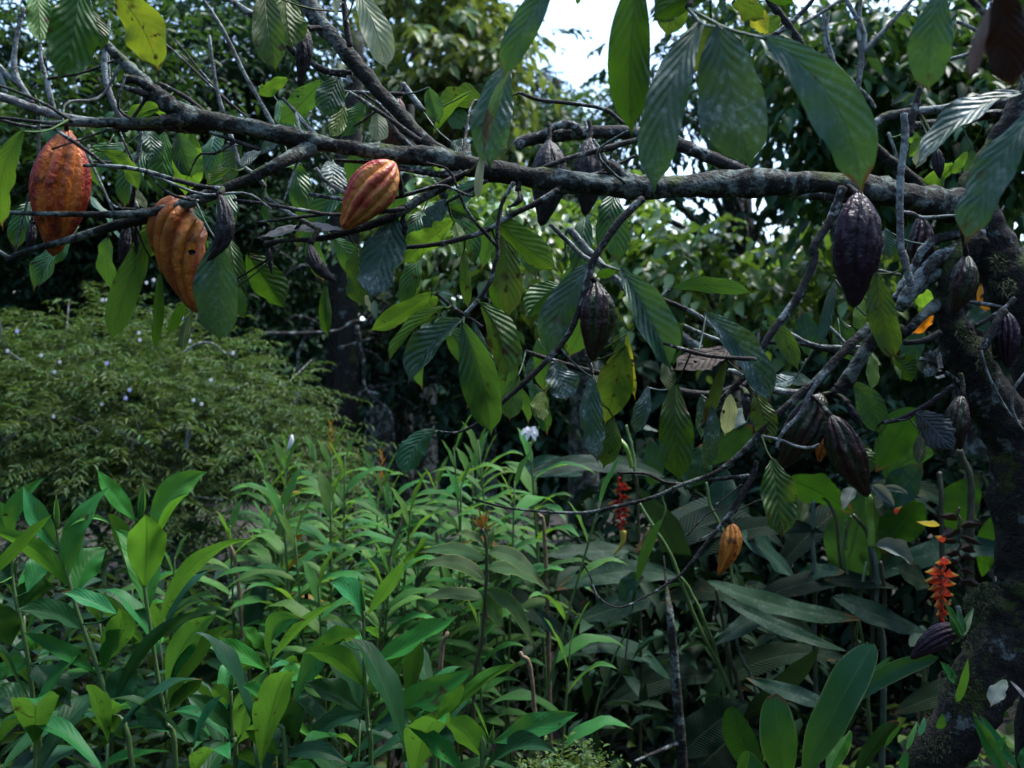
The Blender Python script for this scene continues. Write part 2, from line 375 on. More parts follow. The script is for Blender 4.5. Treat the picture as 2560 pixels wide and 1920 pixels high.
def leafgeo(g, base, mid, tip, width, N0, kind='cacao', fold=.22, quilt=.014, wave=.07, nt=18, nu=8, ragged=0., curl=0., nv=9,
            petiole=None, pr=.0016, torn=0., flip=False):
    """one blade: width = full width in metres, N0 = where its upper face looks"""
    m2 = 2*np.asarray(mid)-.5*(np.asarray(base)+np.asarray(tip))
    t = np.linspace(0, 1, nt+1)
    c = (1-t)[:, None]**2*base+2*(t*(1-t))[:, None]*m2+t[:, None]**2*tip
    T = np.gradient(c, axis=0); T /= np.linalg.norm(T, axis=1)[:, None]+1e-12
    N = N0-(T@N0)[:, None]*T; N /= np.linalg.norm(N, axis=1)[:, None]+1e-9
    S = np.cross(T, N)
    L = np.linalg.norm(np.diff(c, axis=0), axis=1).sum()
    hw = prof(kind, t)*width*.5
    u = np.linspace(-1, 1, nu+1)
    ph = rng.uniform(0, 6.28, 4)
    hwL = hw*(1+.05*np.sin(9*t+ph[0])); hwR = hw*(1+.05*np.sin(8*t+ph[1]))
    if ragged:
        for h in (hwL, hwR):
            k = np.convolve(rng.random(nt+3), np.ones(3)/3, 'valid')
            h *= 1-ragged*np.clip((k-.45)*2.2, 0, 1)*np.clip(t*1.6, .1, 1)
    H = np.where(u[None, :] < 0, hwL[:, None], hwR[:, None])
    au = np.abs(u)[None, :]; tt = t[:, None]
    dev = np.sin(fold)*au*H
    dev = dev+curl*(au**2)*H
    dev = dev+width*quilt*np.cos(2*np.pi*nv*(tt-.28*au*.35))*au*(1.15-au)*1.6
    sg = np.sign(u)[None, :]
    dev = dev+width*wave*au**2*np.sin(2*np.pi*(2.3*tt)+ph[2]+sg*ph[3])*np.sin(np.pi*tt)
    pk = rng.normal(0, 1, (nt+1, nu+1)); pk = (pk+np.roll(pk, 1, 0)+np.roll(pk, 1, 1)+np.roll(pk, -1, 0))/2
    dev = dev+width*.010*pk*(au < .99)*(au > .02)
    V = c[:, None, :]+S[:, None, :]*(u[None, :]*H*np.cos(fold))[..., None]+N[:, None, :]*dev[..., None]
    i, j = np.meshgrid(np.arange(nt), np.arange(nu), indexing='ij'); k = nu+1
    Q = np.stack([i*k+j, i*k+j+1, (i+1)*k+j+1, (i+1)*k+j], -1).reshape(-1, 4)
    # S x T direction: make the face normal agree with N
    Q = Q[:, ::-1] if np.dot(np.cross(S[1], T[1]), N[1]) < 0 else Q
    if torn:
        jj = Q[:, 0]; ii = (jj//k)/nt; uu = np.abs(u[np.clip(jj % k, 0, nu)])
        keep = ~((rng.random(len(Q)) < torn) & (ii > .45))
        Q = Q[keep]
    UV = np.stack([np.broadcast_to((u*.5+.5)[None, :], (nt+1, nu+1)), np.broadcast_to(tt, (nt+1, nu+1))], -1).reshape(-1, 2)
    g.add(V.reshape(-1, 3), Q, None, UV, 0.)
    if petiole is not None:
        a = np.asarray(petiole); b = base+T[0]*L*.03
        m = (a+b)/2+np.array([0, 0, -.06])*np.linalg.norm(a-b)
        tube(g, [a, m, b], [pr*1.3, pr, pr], 5, 6, 0, 0., (.5, .0))

def tocam(p): return unit(CAM-p)

def pleaf(t, bx, by, tx, ty, w, d, side='t', name='leaf', mat_=None, parent=None, kind='cacao', dz=None, bend=None, up=.55, roll=None,
          anchors=None, arch=.04, pet=True, **kw):
    """a leaf given by where its base and tip are seen and how wide it looks there"""
    if dz is None: dz = rng.uniform(-.06, .05)
    b = P(t, bx, by, d); e = P(t, tx, ty, d+dz)
    L = np.linalg.norm(e-b)
    V = tocam((b+e)/2)
    Td = unit(e-b); Sd = unit(np.cross(Td, V))
    if bend is None: bend = rng.uniform(-.07, .07)
    m = (b+e)/2+Sd*L*bend+np.array([0, 0, arch*L])*(1 if abs(Td[2]) < .85 else 0)+V*L*(rng.uniform(.02, .13) if abs(Td[2]) > .85 else 0)
    if kind == 'cacao':
        kw.setdefault('fold', rng.uniform(.08, .5)); kw.setdefault('curl', rng.uniform(-.45, .25)); kw.setdefault('wave', rng.uniform(.05, .14))
        kw.setdefault('ragged', rng.choice([0, 0, .12, .25])); kw.setdefault('quilt', rng.uniform(.010, .026)); kw.setdefault('torn', rng.choice([0, 0, 0, .007]) if d > 1.55 else 0)
    if kind == 'bank':
        kw.setdefault('ragged', rng.choice([0, 0, 0, .15])); w = w*.88
    U = np.array([0, 0, 1.])
    N0 = unit(V+U*up) if side == 't' else unit(-V+U*up)
    if roll is None: roll = rng.uniform(-25, 25)
    a = R(roll); N0 = N0-N0.dot(Td)*Td; N0 = unit(N0)
    N0 = N0*math.cos(a)+np.cross(Td, N0)*math.sin(a)
    S = np.cross(Td, N0)
    comp = max(.42, math.sqrt(max(0., 1-S.dot(V)**2)))
    width = w*TL[t][2]*d/FOC/comp
    pt = None
    if pet:
        if anchors is not None and len(anchors):
            dd = np.linalg.norm(anchors-b, axis=1); i = int(dd.argmin())
            if dd[i] < .16: pt = anchors[i]
        if pt is None: pt = b-Td*.025+U*.012
    g = Geo()
    leafgeo(g, b, m, e, width, N0, kind, petiole=pt, **kw)
    return mk(name, g, mat_, parent)

# ================================================================== THE CACAO TREE
ground_z = 0.0
tree = thing('cacao_tree', P('p', 2600, 2960, 1.98)*[1, 1, 0], 'lichen covered cacao tree whose long bare limb crosses the top of the view', 'tree')
ANCH = []
def wood(name, data, m, rough=.05, sides=9, parent=tree, keep=True, d=None, sub=None):
    """data rows: tile, x, y, radius in 2560 px, depth"""
    pts = []; rad = []
    for r in data:
        dd = r[4] if len(r) > 4 else d
        pts.append(P(r[0], r[1], r[2], dd)); rad.append(r[3]*dd/FOC*(.83 if 12 < r[3] < 50 else 1))
    g = Geo(); p = tube(g, pts, rad, sides, (len(pts)-1)*7+1, rough)
    if keep: ANCH.extend(p[::2])
    return mk(name, g, m, sub or parent)

# trunks
tk = wood('trunk', [('p', 2680, 3000, 150, 2.05), ('p', 2670, 2300, 120, 2.05), ('p', 2660, 1500, 92, 2.05), ('8', 1800, 900, 80), ('8', 1720, 640, 70), ('8', 1590, 400, 66), ('8', 1470, 200, 60),
     ('4', 1370, 1420, 52), ('4', 1330, 1250, 44), ('4', 1440, 1040, 42), ('4', 1590, 800, 44), ('4', 1800, 470, 46), ('4', 2100, 100, 44)], M['barkd'], .07, 18, d=2.05)
tk2 = wood('trunk', [('p', 2300, 3010, 150), ('p', 2285, 2500, 125), ('d', 1110, 1760, 74), ('d', 1310, 1400, 74), ('d', 1500, 1060, 78), ('d', 1650, 760, 78), ('d', 1690, 460, 78), ('8', 1620, 1480, 72), ('8', 1470, 1180, 62),
     ('8', 1300, 880, 52), ('8', 1190, 640, 42), ('8', 1180, 430, 37), ('8', 1240, 220, 34), ('8', 1380, 90, 34)], M['barkd'], .09, 18, d=1.97)
# main limb
wood('limb', [('o', 2110, 440, 40, 2.03), ('o', 2040, 442, 45, 1.99), ('o', 1960, 425, 42, 1.93), ('o', 1830, 399, 37, 1.88), ('o', 1700, 394, 36, 1.86), ('o', 1550, 399, 36, 1.84), ('o', 1400, 405, 36, 1.81), ('o', 1280, 399, 33, 1.79),
     ('o', 1150, 384, 32, 1.77), ('o', 1030, 363, 31, 1.75), ('o', 940, 338, 29, 1.74), ('o', 830, 330, 26, 1.73), ('o', 720, 313, 25, 1.72), ('o', 640, 299, 25, 1.72), ('o', 540, 275, 25, 1.71),
     ('1', 1250, 760, 33, 1.71), ('1', 1120, 690, 30, 1.7), ('1', 1030, 620, 22, 1.7), ('1', 930, 530, 19, 1.7), ('1', 850, 450, 17, 1.7), ('1', 710, 310, 14, 1.7), ('1', 605, 195, 11, 1.7)], M['bark'], .10, 16)
B = wood
B('branch', [('1', 1060, 640, 14, 1.70), ('1', 930, 535, 13, 1.69), ('1', 805, 508, 11, 1.685)], M['bark'], .08)
B('branch', [('1', 960, 615, 9, 1.69), ('1', 840, 575, 7, 1.68), ('1', 755, 550, 6, 1.67)], M['twig'], .06, 7)
B('branch', [('1', 1220, 770, 24, 1.71), ('1', 1080, 780, 19), ('1', 900, 797, 15), ('1', 700, 795, 12), ('1', 510, 795, 10), ('1', 300, 795, 5), ('1', -30, 758, 4)], M['bark'], .06, d=1.69)
B('branch', [('1', 1350, 830, 22, 1.73), ('1', 1150, 828, 14), ('1', 980, 822, 10), ('1', 820, 825, 8), ('1', 690, 800, 8)], M['twig'], .05, d=1.72)
B('branch', [('1', 620, 790, 10), ('1', 480, 770, 10), ('1', 330, 735, 12), ('1', 190, 695, 12), ('1', 60, 645, 11), ('1', -60, 610, 10)], M['twigp'], .05, d=1.72)
B('branch', [('2', 380, 950, 25, 1.72), ('2', 290, 990, 24, 1.71), ('2', 150, 1060, 20), ('2', 0, 1140, 18), ('1', 1480, 1215, 17), ('1', 1300, 1285, 17), ('1', 1120, 1345, 15), ('1', 960, 1378, 11), ('1', 740, 1390, 9), ('1', 400, 1388, 7), ('1', 60, 1378, 5), ('1', -60, 1376, 4)], M['bark'], .07, 10, d=1.66)
B('branch', [('1', 1150, 1350, 14, 1.67), ('1', 950, 1410, 17), ('1', 750, 1462, 16), ('1', 560, 1520, 14), ('1', 350, 1580, 9), ('5', 150, 185, 8), ('5', 40, 238, 6)], M['bark'], .08, 10, d=1.69)
B('branch', [('2', 250, -120, 26, 1.84), ('2', 330, 0, 26, 1.83), ('2', 420, 150, 25, 1.82), ('2', 550, 300, 24, 1.81), ('2', 680, 450, 25, 1.8), ('2', 800, 595, 21, 1.79), ('2', 950, 755, 22, 1.78), ('2', 1060, 885, 23, 1.77), ('2', 1200, 1000, 26, 1.765), ('2', 1350, 1060, 20, 1.76)], M['bark'], .06, 12)
TW = [  # material, depth, points (tile, x, y, r)
 ('twig', 1.86, [('2', -260, -60, 5), ('2', 0, 110, 9), ('2', 120, 190, 9), ('2', 270, 255, 10)]),
 ('twig', 1.84, [('2', 90, 170, 9), ('2', 180, 260, 9), ('2', 260, 350, 8)]),
 ('twigd', 1.82, [('2', 340, 395, 7), ('2', 440, 455, 9), ('2', 620, 485, 11)]),
 ('twigd', 1.76, [('2', 565, -30, 7), ('2', 585, 150, 8), ('2', 610, 300, 8)]),
 ('twigd', 1.77, [('2', 620, 500, 14), ('2', 600, 540, 14), ('2', 590, 550, 8)]),
 ('twig', 1.75, [('2', 600, 590, 3), ('2', 740, 685, 5), ('2', 900, 795, 6), ('2', 1060, 915, 8)]),
 ('twig', 1.76, [('2', 700, 610, 3), ('2', 820, 700, 4), ('2', 930, 820, 5), ('2', 1030, 930, 6)]),
 ('bark', 1.745, [('2', 900, 855, 9), ('2', 960, 915, 11), ('2', 1040, 975, 14)]),
 ('twig', 1.9, [('2', 600, 595, 4), ('2', 760, 605, 5), ('2', 960, 610, 5)]),
 ('twigp', 1.95, [('2', 950, 540, 6), ('2', 1020, 640, 9), ('2', 1080, 720, 8)]),
 ('twig', 1.6, [('1', 1440, 1225, 6), ('1', 1290, 1205, 6), ('1', 1150, 1170, 6), ('1', 900, 1100, 6), ('1', 700, 1075, 5), ('1', 540, 1072, 4)]),
 ('twig', 1.62, [('1', 960, 1120, 2.5), ('1', 1050, 1220, 3), ('1', 1150, 1275, 3.5), ('1', 1285, 1302, 4)]),
 ('twigp', 1.63, [('1', 575, 940, 4), ('1', 575, 1010, 4), ('1', 640, 1160, 3.5), ('1', 740, 1380, 3.5)]),
 ('twig', 1.63, [('1', 690, 1280, 2.5), ('1', 760, 1345, 3), ('1', 880, 1355, 3)]),
 ('twigd', 1.58, [('1', -30, 545, 3), ('1', 120, 600, 3.5), ('1', 300, 680, 4), ('1', 470, 790, 5)]),
 ('twigd', 1.6, [('1', 345, 830, 4), ('1', 450, 900, 5), ('1', 560, 975, 5), ('1', 690, 1075, 5)]),
 ('twigd', 1.75, [('1', 775, 850, 2), ('1', 830, 980, 2.5), ('1', 885, 1095, 3)]),
 ('twig', 1.75, [('1', 0, 775, 4), ('1', 130, 810, 4), ('1', 280, 825, 4), ('1', 460, 800, 4)]),
 ('twigp', 1.8, [('1', 155, 50, 5), ('1', 110, 230, 7), ('1', 90, 420, 8), ('1', 120, 530, 9), ('1', 190, 640, 9), ('1', 205, 670, 8)]),
 ('twigp', 1.8, [('1', -30, 400, 6), ('1', 60, 500, 7), ('1', 125, 545, 7)]),
 ('twigp', 1.8, [('1', 0, 440, 6), ('1', 20, 540, 6), ('1', 40, 620, 7)]),
 ('twigp', 1.8, [('1', 262, 290, 4), ('1', 265, 380, 5), ('1', 290, 480, 6), ('1', 320, 600, 7), ('1', 350, 710, 7)]),
 ('twigp', 1.8, [('1', 710, 140, 4), ('1', 680, 350, 8), ('1', 680, 480, 8), ('1', 710, 600, 8), ('1', 785, 775, 9)]),
 ('twigp', 1.85, [('1', 700, 300, 4), ('1', 705, 450, 4), ('1', 720, 570, 4)]),
 ('twigp', 1.95, [('1', 910, 560, 4), ('1', 915, 760, 5), ('1', 905, 960, 6), ('1', 870, 1090, 6), ('1', 860, 1250, 6), ('1', 890, 1350, 6)]),
 ('twigp', 1.78, [('1', 1355, 230, 4), ('1', 1380, 420, 5), ('1', 1410, 600, 5), ('1', 1450, 740, 6)]),
 ('twigp', 1.85, [('1', 1490, 860, 6), ('1', 1530, 990, 6), ('1', 1560, 1070, 6), ('2', 0, 1135, 6), ('2', 60, 1210, 6)]),
 ('twigp', 1.8, [('1', 1320, 0, 4), ('1', 1400, 120, 5), ('1', 1480, 260, 5), ('1', 1570, 450, 5), ('2', 0, 610, 5), ('2', 60, 720, 6), ('2', 110, 810, 6)]),
 ('twigd', 1.95, [('1', 1030, 540, 6), ('1', 1200, 630, 6), ('1', 1330, 730, 7)]),
 ('twig', 2.0, [('1', 1000, 220, 2), ('1', 1200, 400, 3), ('1', 1400, 590, 3), ('1', 1600, 760, 3)]),
 ('twig', 2.1, [('1', 1130, 250, 2), ('1', 1350, 520, 3), ('1', 1500, 680, 3)]),
 ('twigp', 1.78, [('2', 170, 635, 4), ('2', 250, 720, 5), ('2', 320, 810, 6), ('2', 390, 880, 7)]),
 ('twig', 1.70, [('1', 1360, 855, 4), ('1', 1500, 905, 5), ('1', 1680, 970, 5)]),
 ('twig', 2.3, [('3', 30, 950, 17), ('3', 80, 915, 19), ('3', 200, 890, 19), ('3', 430, 862, 20), ('3', 700, 858, 21), ('3', 900, 880, 20), ('3', 1050, 925, 20), ('3', 1250, 1005, 20), ('3', 1500, 1110, 19), ('3', 1750, 1230, 18), ('3', 2400, 1300, 18)]),
 ('twig', 2.27, [('3', 170, 890, 7), ('3', 260, 830, 9), ('3', 350, 805, 11), ('3', 420, 830, 11), ('3', 445, 870, 9)]),
 ('twig', 1.77, [('3', 205, 1085, 6), ('3', 330, 1040, 7), ('3', 480, 995, 8), ('3', 640, 955, 8), ('3', 810, 905, 6)]),
 ('twigd', 1.95, [('3', 530, 1130, 3), ('3', 700, 1060, 4), ('3', 800, 1010, 4)]),
 ('twig', 1.9, [('3', 50, 600, 4), ('3', 180, 648, 5), ('3', 400, 672, 5), ('3', 600, 710, 5), ('3', 720, 800, 5)]),
 ('bark', 1.80, [('3', 590, 1055, 12), ('3', 650, 1085, 20), ('3', 710, 1140, 24), ('3', 800, 1200, 22)]),
 ('twigp', 1.79, [('3', 525, 905, 4), ('3', 570, 970, 5), ('3', 610, 1050, 7)]),
 ('twig', 1.72, [('3', 850, 1285, 10), ('3', 700, 1430, 10), ('3', 600, 1570, 9), ('7', 540, 210, 9), ('7', 490, 350, 9), ('7', 440, 540, 8), ('7', 370, 710, 8), ('7', 250, 860, 7), ('7', 100, 1010, 7), ('7', 0, 1100, 6), ('6', 1540, 1205, 5), ('6', 1420, 1300, 4), ('6', 1300, 1352, 3), ('6', 1150, 1338, 2)]),
 ('twig', 1.74, [('3', 300, 1230, 8), ('3', 150, 1320, 8), ('3', 0, 1390, 8), ('2', 1500, 1490, 7), ('2', 1300, 1555, 7), ('2', 1120, 1590, 6), ('2', 950, 1605, 5)]),
 ('twig', 1.7, [('2', 1670, 1180, 5), ('2', 1590, 1330, 5), ('2', 1565, 1500, 5), ('2', 1565, 1659, 5), ('6', 1550, 250, 5), ('6', 1520, 370, 5), ('6', 1440, 490, 5), ('6', 1350, 590, 6)]),
 ('twig', 1.7, [('6', 1350, 590, 5), ('6', 1250, 520, 4), ('6', 1160, 445, 4)]),
 ('twig', 1.7, [('6', 1350, 600, 4), ('6', 1400, 620, 4), ('6', 1470, 670, 4)]),
 ('bark', 1.71, [('2', 1340, 1120, 14), ('2', 1240, 1190, 12), ('2', 1100, 1270, 12), ('2', 950, 1362, 12), ('2', 800, 1438, 13), ('2', 620, 1495, 10), ('2', 400, 1548, 7), ('2', 170, 1560, 4)]),
 ('twig', 1.66, [('2', -150, 1295, 4), ('2', 0, 1312, 4), ('2', 300, 1362, 5), ('2', 500, 1390, 5), ('2', 750, 1380, 5), ('2', 960, 1352, 6)]),
 ('twigp', 1.69, [('2', 60, 1280, 6), ('2', 180, 1360, 6), ('2', 300, 1430, 6), ('2', 420, 1490, 6)]),
 ('twig', 1.7, [('2', 340, 1258, 4), ('2', 450, 1275, 5), ('2', 600, 1290, 5), ('2', 900, 1280, 5), ('2', 1200, 1190, 6), ('2', 1380, 1110, 7)]),
 ('twig', 1.68, [('2', 0, 1442, 3), ('2', 250, 1412, 4), ('2', 440, 1390, 4)]),
 ('twigp', 1.74, [('2', 390, 1090, 4), ('2', 450, 1170, 5), ('2', 570, 1250, 6)]),
 ('twig', 1.74, [('2', 510, 1040, 4), ('2', 750, 1055, 6), ('2', 1000, 1100, 8), ('2', 1200, 1130, 8), ('2', 1330, 1120, 9)]),
 ('twig', 1.74, [('2', 1240, 1310, 4), ('2', 1350, 1250, 5), ('2', 1500, 1170, 5)]),
 ('twigp', 1.9, [('7', 250, 0, 6), ('7', 380, 130, 6), ('7', 480, 220, 6), ('7', 680, 300, 5)]),
 ('twigp', 1.95, [('7', 370, 30, 10), ('7', 480, 160, 10), ('7', 600, 290, 10), ('7', 800, 470, 10), ('7', 1000, 640, 10), ('7', 1120, 740, 11), ('7', 1220, 810, 11)]),
 ('twig', 1.85, [('7', 930, 470, 5), ('7', 1050, 520, 6), ('7', 1200, 590, 6), ('7', 1340, 700, 6)]),
 ('twigd', 1.84, [('7', 960, 480, 4), ('7', 1000, 440, 4), ('7', 1030, 415, 4)]),
 ('twigp', 1.95, [('7', 1110, 655, 4), ('7', 1250, 720, 5), ('7', 1380, 765, 5)]),
 ('twig', 1.85, [('7', 90, 825, 5), ('7', 250, 880, 6), ('7', 450, 940, 7), ('7', 610, 975, 8)]),
 ('twigp', 1.82, [('7', 480, 850, 5), ('7', 510, 920, 5), ('7', 520, 970, 5)]),
 ('twigd', 1.68, [('7', 980, 772, 4), ('7', 1100, 810, 5), ('7', 1250, 850, 5), ('7', 1430, 868, 5), ('7', 1580, 875, 6)]),
 ('twig', 1.9, [('7', 1040, 1070, 8), ('7', 1200, 1105, 10), ('7', 1350, 1090, 10), ('7', 1480, 1050, 9), ('7', 1600, 1010, 9)]),
 ('twigp', 1.92, [('7', 1400, 950, 6), ('7', 1480, 970, 7), ('7', 1560, 1030, 8), ('8', 100, 1090, 9), ('8', 250, 1090, 9)]),
 ('twig', 1.78, [('4', 485, 1210, 14), ('4', 430, 1370, 14), ('4', 370, 1480, 13), ('4', 300, 1600, 12), ('8', 300, 240, 10), ('8', 210, 440, 10), ('8', 110, 590, 10), ('8', 0, 740, 9), ('7', 1590, 860, 9), ('7', 1540, 960, 8), ('7', 1400, 1090, 7), ('7', 1300, 1220, 6), ('7', 1230, 1320, 4)]),
 ('bark', 1.94, [('8', 1100, 520, 20, 1.97), ('8', 1000, 600, 15), ('8', 880, 710, 14), ('8', 780, 690, 14), ('8', 720, 630, 13, 1.90), ('8', 600, 720, 12, 1.88), ('8', 470, 850, 12, 1.86), ('8', 330, 1000, 11, 1.85), ('8', 180, 1130, 10, 1.84), ('8', 0, 1290, 8, 1.83), ('7', 1500, 1470, 7, 1.82), ('7', 1320, 1610, 6, 1.81), ('c', 950, 72, 5, 1.8), ('c', 800, 140, 5, 1.8), ('c', 600, 190, 5, 1.8), ('c', 370, 230, 4, 1.8), ('c', 0, 205, 3, 1.8), ('b', 1210, 150, 3, 1.8)]),
 ('bark', 1.93, [('8', 880, 700, 18), ('8', 790, 690, 20), ('8', 700, 730, 22), ('8', 560, 930, 22), ('8', 480, 1060, 23), ('8', 430, 1110, 20)]),
 ('twig', 1.80, [('c', 1370, -60, 7), ('c', 1350, 20, 7), ('c', 1280, 130, 7), ('c', 1210, 250, 6), ('c', 1100, 385, 5), ('c', 960, 560, 4), ('c', 850, 640, 3), ('c', 740, 703, 2.6), ('c', 620, 757, 2.3), ('c', 540, 742, 2), ('c', 475, 690, 3), ('c', 440, 590, 2), ('c', 400, 515, 2)]),
 ('twigd', 1.82, [('c', 590, 5, 3), ('c', 750, 10, 4), ('c', 850, 55, 4), ('c', 950, 70, 5)]),
 ('twig', 1.81, [('c', 1100, 45, 5), ('c', 1200, 35, 5), ('c', 1330, 22, 6)]),
 ('twigd', 1.82, [('c', 1280, 210, 2), ('c', 1380, 160, 2), ('c', 1480, 140, 2)]),
 ('twigd', 1.82, [('c', 1250, 230, 2), ('c', 1310, 120, 3), ('c', 1350, 30, 3)]),
 ('twigd', 1.82, [('c', 1130, 190, 2), ('c', 1190, 150, 2), ('c', 1240, 110, 2), ('c', 1290, 70, 3)]),
 ('twigd', 1.82, [('c', 980, 360, 2), ('c', 1030, 300, 2), ('c', 1090, 240, 2), ('c', 1150, 210, 2)]),
 ('twig', 1.81, [('c', 1040, 385, 2), ('c', 1090, 360, 2), ('c', 1150, 330, 3)]),
 ('twigp', 1.75, [('4', 880, 735, 9), ('4', 890, 900, 9), ('4', 865, 1080, 9), ('4', 855, 1300, 9), ('4', 860, 1600, 10), ('8', 880, 210, 10), ('8', 925, 400, 9)]),
 ('barkl', 2.15, [('4', 595, 990, 11), ('4', 610, 930, 12), ('4', 670, 840, 13), ('4', 750, 765, 14), ('4', 880, 735, 14), ('4', 1050, 715, 14), ('4', 1250, 695, 15), ('4', 1500, 670, 16), ('4', 1800, 660, 17)]),
 ('barkl', 2.18, [('4', 900, 820, 10), ('4', 1050, 805, 12), ('4', 1250, 790, 13), ('4', 1400, 745, 12), ('4', 1600, 730, 14)]),
 ('bark', 2.25, [('4', -30, -60, 9), ('4', 60, 70, 10), ('4', 150, 185, 10), ('4', 300, 430, 10), ('4', 450, 640, 11), ('4', 600, 855, 13), ('4', 800, 1050, 17), ('4', 1010, 1215, 20), ('4', 1250, 1330, 22, 2.1)]),
 ('twigp', 2.6, [('4', 540, 780, 6), ('4', 580, 570, 7), ('4', 605, 380, 7), ('4', 590, 210, 6), ('4', 600, 0, 5), ('4', 610, -60, 4)]),
 ('twigp', 2.6, [('4', 605, 350, 6), ('4', 720, 230, 6), ('4', 930, 0, 5), ('4', 970, -40, 5)]),
 ('twigp', 2.6, [('4', 490, -30, 6), ('4', 560, 90, 6), ('4', 620, 200, 6), ('4', 625, 330, 6)]),
 ('twigp', 2.7, [('4', 360, 70, 4), ('4', 365, 250, 5), ('4', 430, 410, 6), ('4', 540, 530, 6), ('4', 650, 630, 5), ('4', 695, 700, 4)]),
 ('twigp', 2.7, [('4', 395, 70, 3), ('4', 385, 230, 4), ('4', 430, 400, 5)]),
 ('twig', 2.6, [('4', 0, 245, 6), ('4', 110, 180, 7), ('4', 230, 70, 6), ('4', 320, -40, 5)]),
 ('twigp', 2.6, [('4', 210, 165, 4), ('4', 350, 80, 4), ('4', 470, 0, 4)]),
 ('twigp', 2.4, [('4', 1180, 385, 5), ('4', 1300, 350, 5), ('4', 1400, 315, 5), ('4', 1470, 265, 4)]),
 ('twigp', 2.4, [('4', 1225, 140, 5), ('4', 1310, 175, 5), ('4', 1400, 230, 5)]),
 ('twigp', 2.3, [('4', 780, 860, 4), ('4', 820, 970, 4), ('4', 840, 1040, 4)]),
 ('twigd', 1.9, [('4', 985, 560, 5), ('4', 960, 680, 9), ('4', 930, 760, 13), ('4', 910, 880, 12)]),
 ('barkl', 2.0, [('8', 840, 500, 20), ('8', 880, 400, 16), ('8', 950, 270, 13), ('8', 1000, 170, 13), ('8', 1090, 100, 14), ('8', 1240, 70, 15), ('8', 1400, 60, 15)]),
 ('barkl', 1.97, [('8', 870, 520, 20), ('8', 940, 410, 22), ('8', 1040, 280, 21), ('8', 1130, 200, 19), ('8', 1240, 160, 18), ('8', 1400, 140, 18)]),
 ('bark', 1.98, [('8', 850, 560, 14), ('8', 900, 480, 20), ('8', 980, 400, 24), ('8', 1080, 330, 22), ('8', 1200, 300, 20)]),
 ('twigp', 1.80, [('4', 860, 1375, 5), ('4', 930, 1385, 6), ('4', 1000, 1410, 5), ('4', 1100, 1405, 4), ('4', 1220, 1395, 3)]),
 ('twigp', 1.95, [('8', 720, 300, 4), ('8', 800, 320, 4), ('8', 860, 330, 4)]),
 ('twigp', 1.76, [('8', 390, 950, 5), ('8', 320, 1030, 6), ('8', 260, 1120, 6), ('8', 210, 1230, 6), ('8', 120, 1320, 5), ('8', 75, 1390, 5), ('8', 55, 1450, 4)]),
 ('twigp', 1.76, [('8', -40, 1375, 4), ('8', 80, 1400, 4), ('8', 180, 1440, 4), ('8', 270, 1450, 4), ('8', 330, 1430, 4)]),
 ('twig', 1.9, [('8', 880, 770, 7), ('8', 960, 765, 7), ('8', 1040, 745, 8), ('8', 1120, 700, 8)]),
 ('twigp', 2.05, [('8', 0, 645, 7), ('8', 130, 710, 7), ('8', 280, 780, 6), ('8', 400, 800, 6), ('8', 600, 800, 5)]),
 ('twig', 2.05, [('8', -20, 770, 5), ('8', 180, 770, 5), ('8', 350, 810, 5), ('8', 560, 840, 5)]),
 ('twigp', 2.0, [('8', 390, 660, 4), ('8', 450, 720, 5), ('8', 520, 800, 5)]),
 ('twigd', 1.95, [('8', 740, 1285, 5), ('8', 850, 1265, 6), ('8', 980, 1200, 6), ('8', 1080, 1140, 7), ('8', 1200, 1050, 8)]),
 ('twig', 1.98, [('8', 1280, 690, 6), ('8', 1400, 630, 6), ('8', 1530, 550, 6), ('8', 1600, 480, 7)]),
 ('twigp', 2.0, [('8', 1280, 500, 4), ('8', 1380, 515, 5), ('8', 1520, 540, 5)]),
 ('twig', 1.92, [('8', 1380, 820, 10), ('8', 1440, 730, 12), ('8', 1480, 650, 11), ('8', 1540, 560, 10)]),
]
for m, d, pts in TW:
    B('branch' if max(r[3] for r in pts) > 9.5 else 'twig', pts, M[m], .06, 9 if max(r[3] for r in pts) > 9.5 else 6, d=d)
# wiry roots and moss threads on the trunks
for pts in ([('8', 1380, 820, 4), ('8', 1420, 960, 4), ('8', 1500, 1120, 3), ('8', 1570, 1230, 3), ('8', 1640, 1290, 2)],
            [('8', 1680, 950, 4), ('8', 1600, 1060, 4), ('8', 1580, 1180, 4), ('8', 1620, 1290, 4), ('8', 1670, 1350, 4)],
            [('8', 1150, 960, 6), ('8', 1240, 1040, 7), ('8', 1290, 1180, 5), ('8', 1310, 1330, 3)]):
    wood('aerial_root', pts, M['twigp'] if pts[0][1] > 1200 else M['barkd'], .05, 5, sub=tk2, d=1.89, keep=False)
def mosspatch(data, d, n, sub, ln=.012):
    g = Geo()
    for t, x, y, r in data:
        for _ in range(n):
            a = rng.uniform(0, 6.28); q = r*math.sqrt(rng.random())
            c = P(t, x+q*math.cos(a), y+q*math.sin(a), d+rng.normal(0, .006))
            v = unit(rng.normal(0, 1, 3)+[0, -.4, .1])*ln*rng.uniform(.5, 1.5); s = unit(np.cross(v, rng.normal(0, 1, 3)))*.0011
            g.add([c-s, c+s, c+v+[0, 0, -.004]], None, [[0, 1, 2]])
    return mk('moss', g, M['moss'], sub)
mosspatch([('8', 1400, 880, 60), ('8', 1440, 970, 40), ('8', 1300, 760, 60), ('8', 1260, 700, 40), ('8', 1560, 400, 60), ('8', 1500, 250, 60)], 1.905, 150, tk2)
mosspatch([('d', 1400, 740, 90), ('d', 1360, 900, 90), ('d', 1300, 1180, 120), ('d', 1130, 1500, 130), ('d', 1450, 700, 90)], 1.90, 420, tk2, .009)
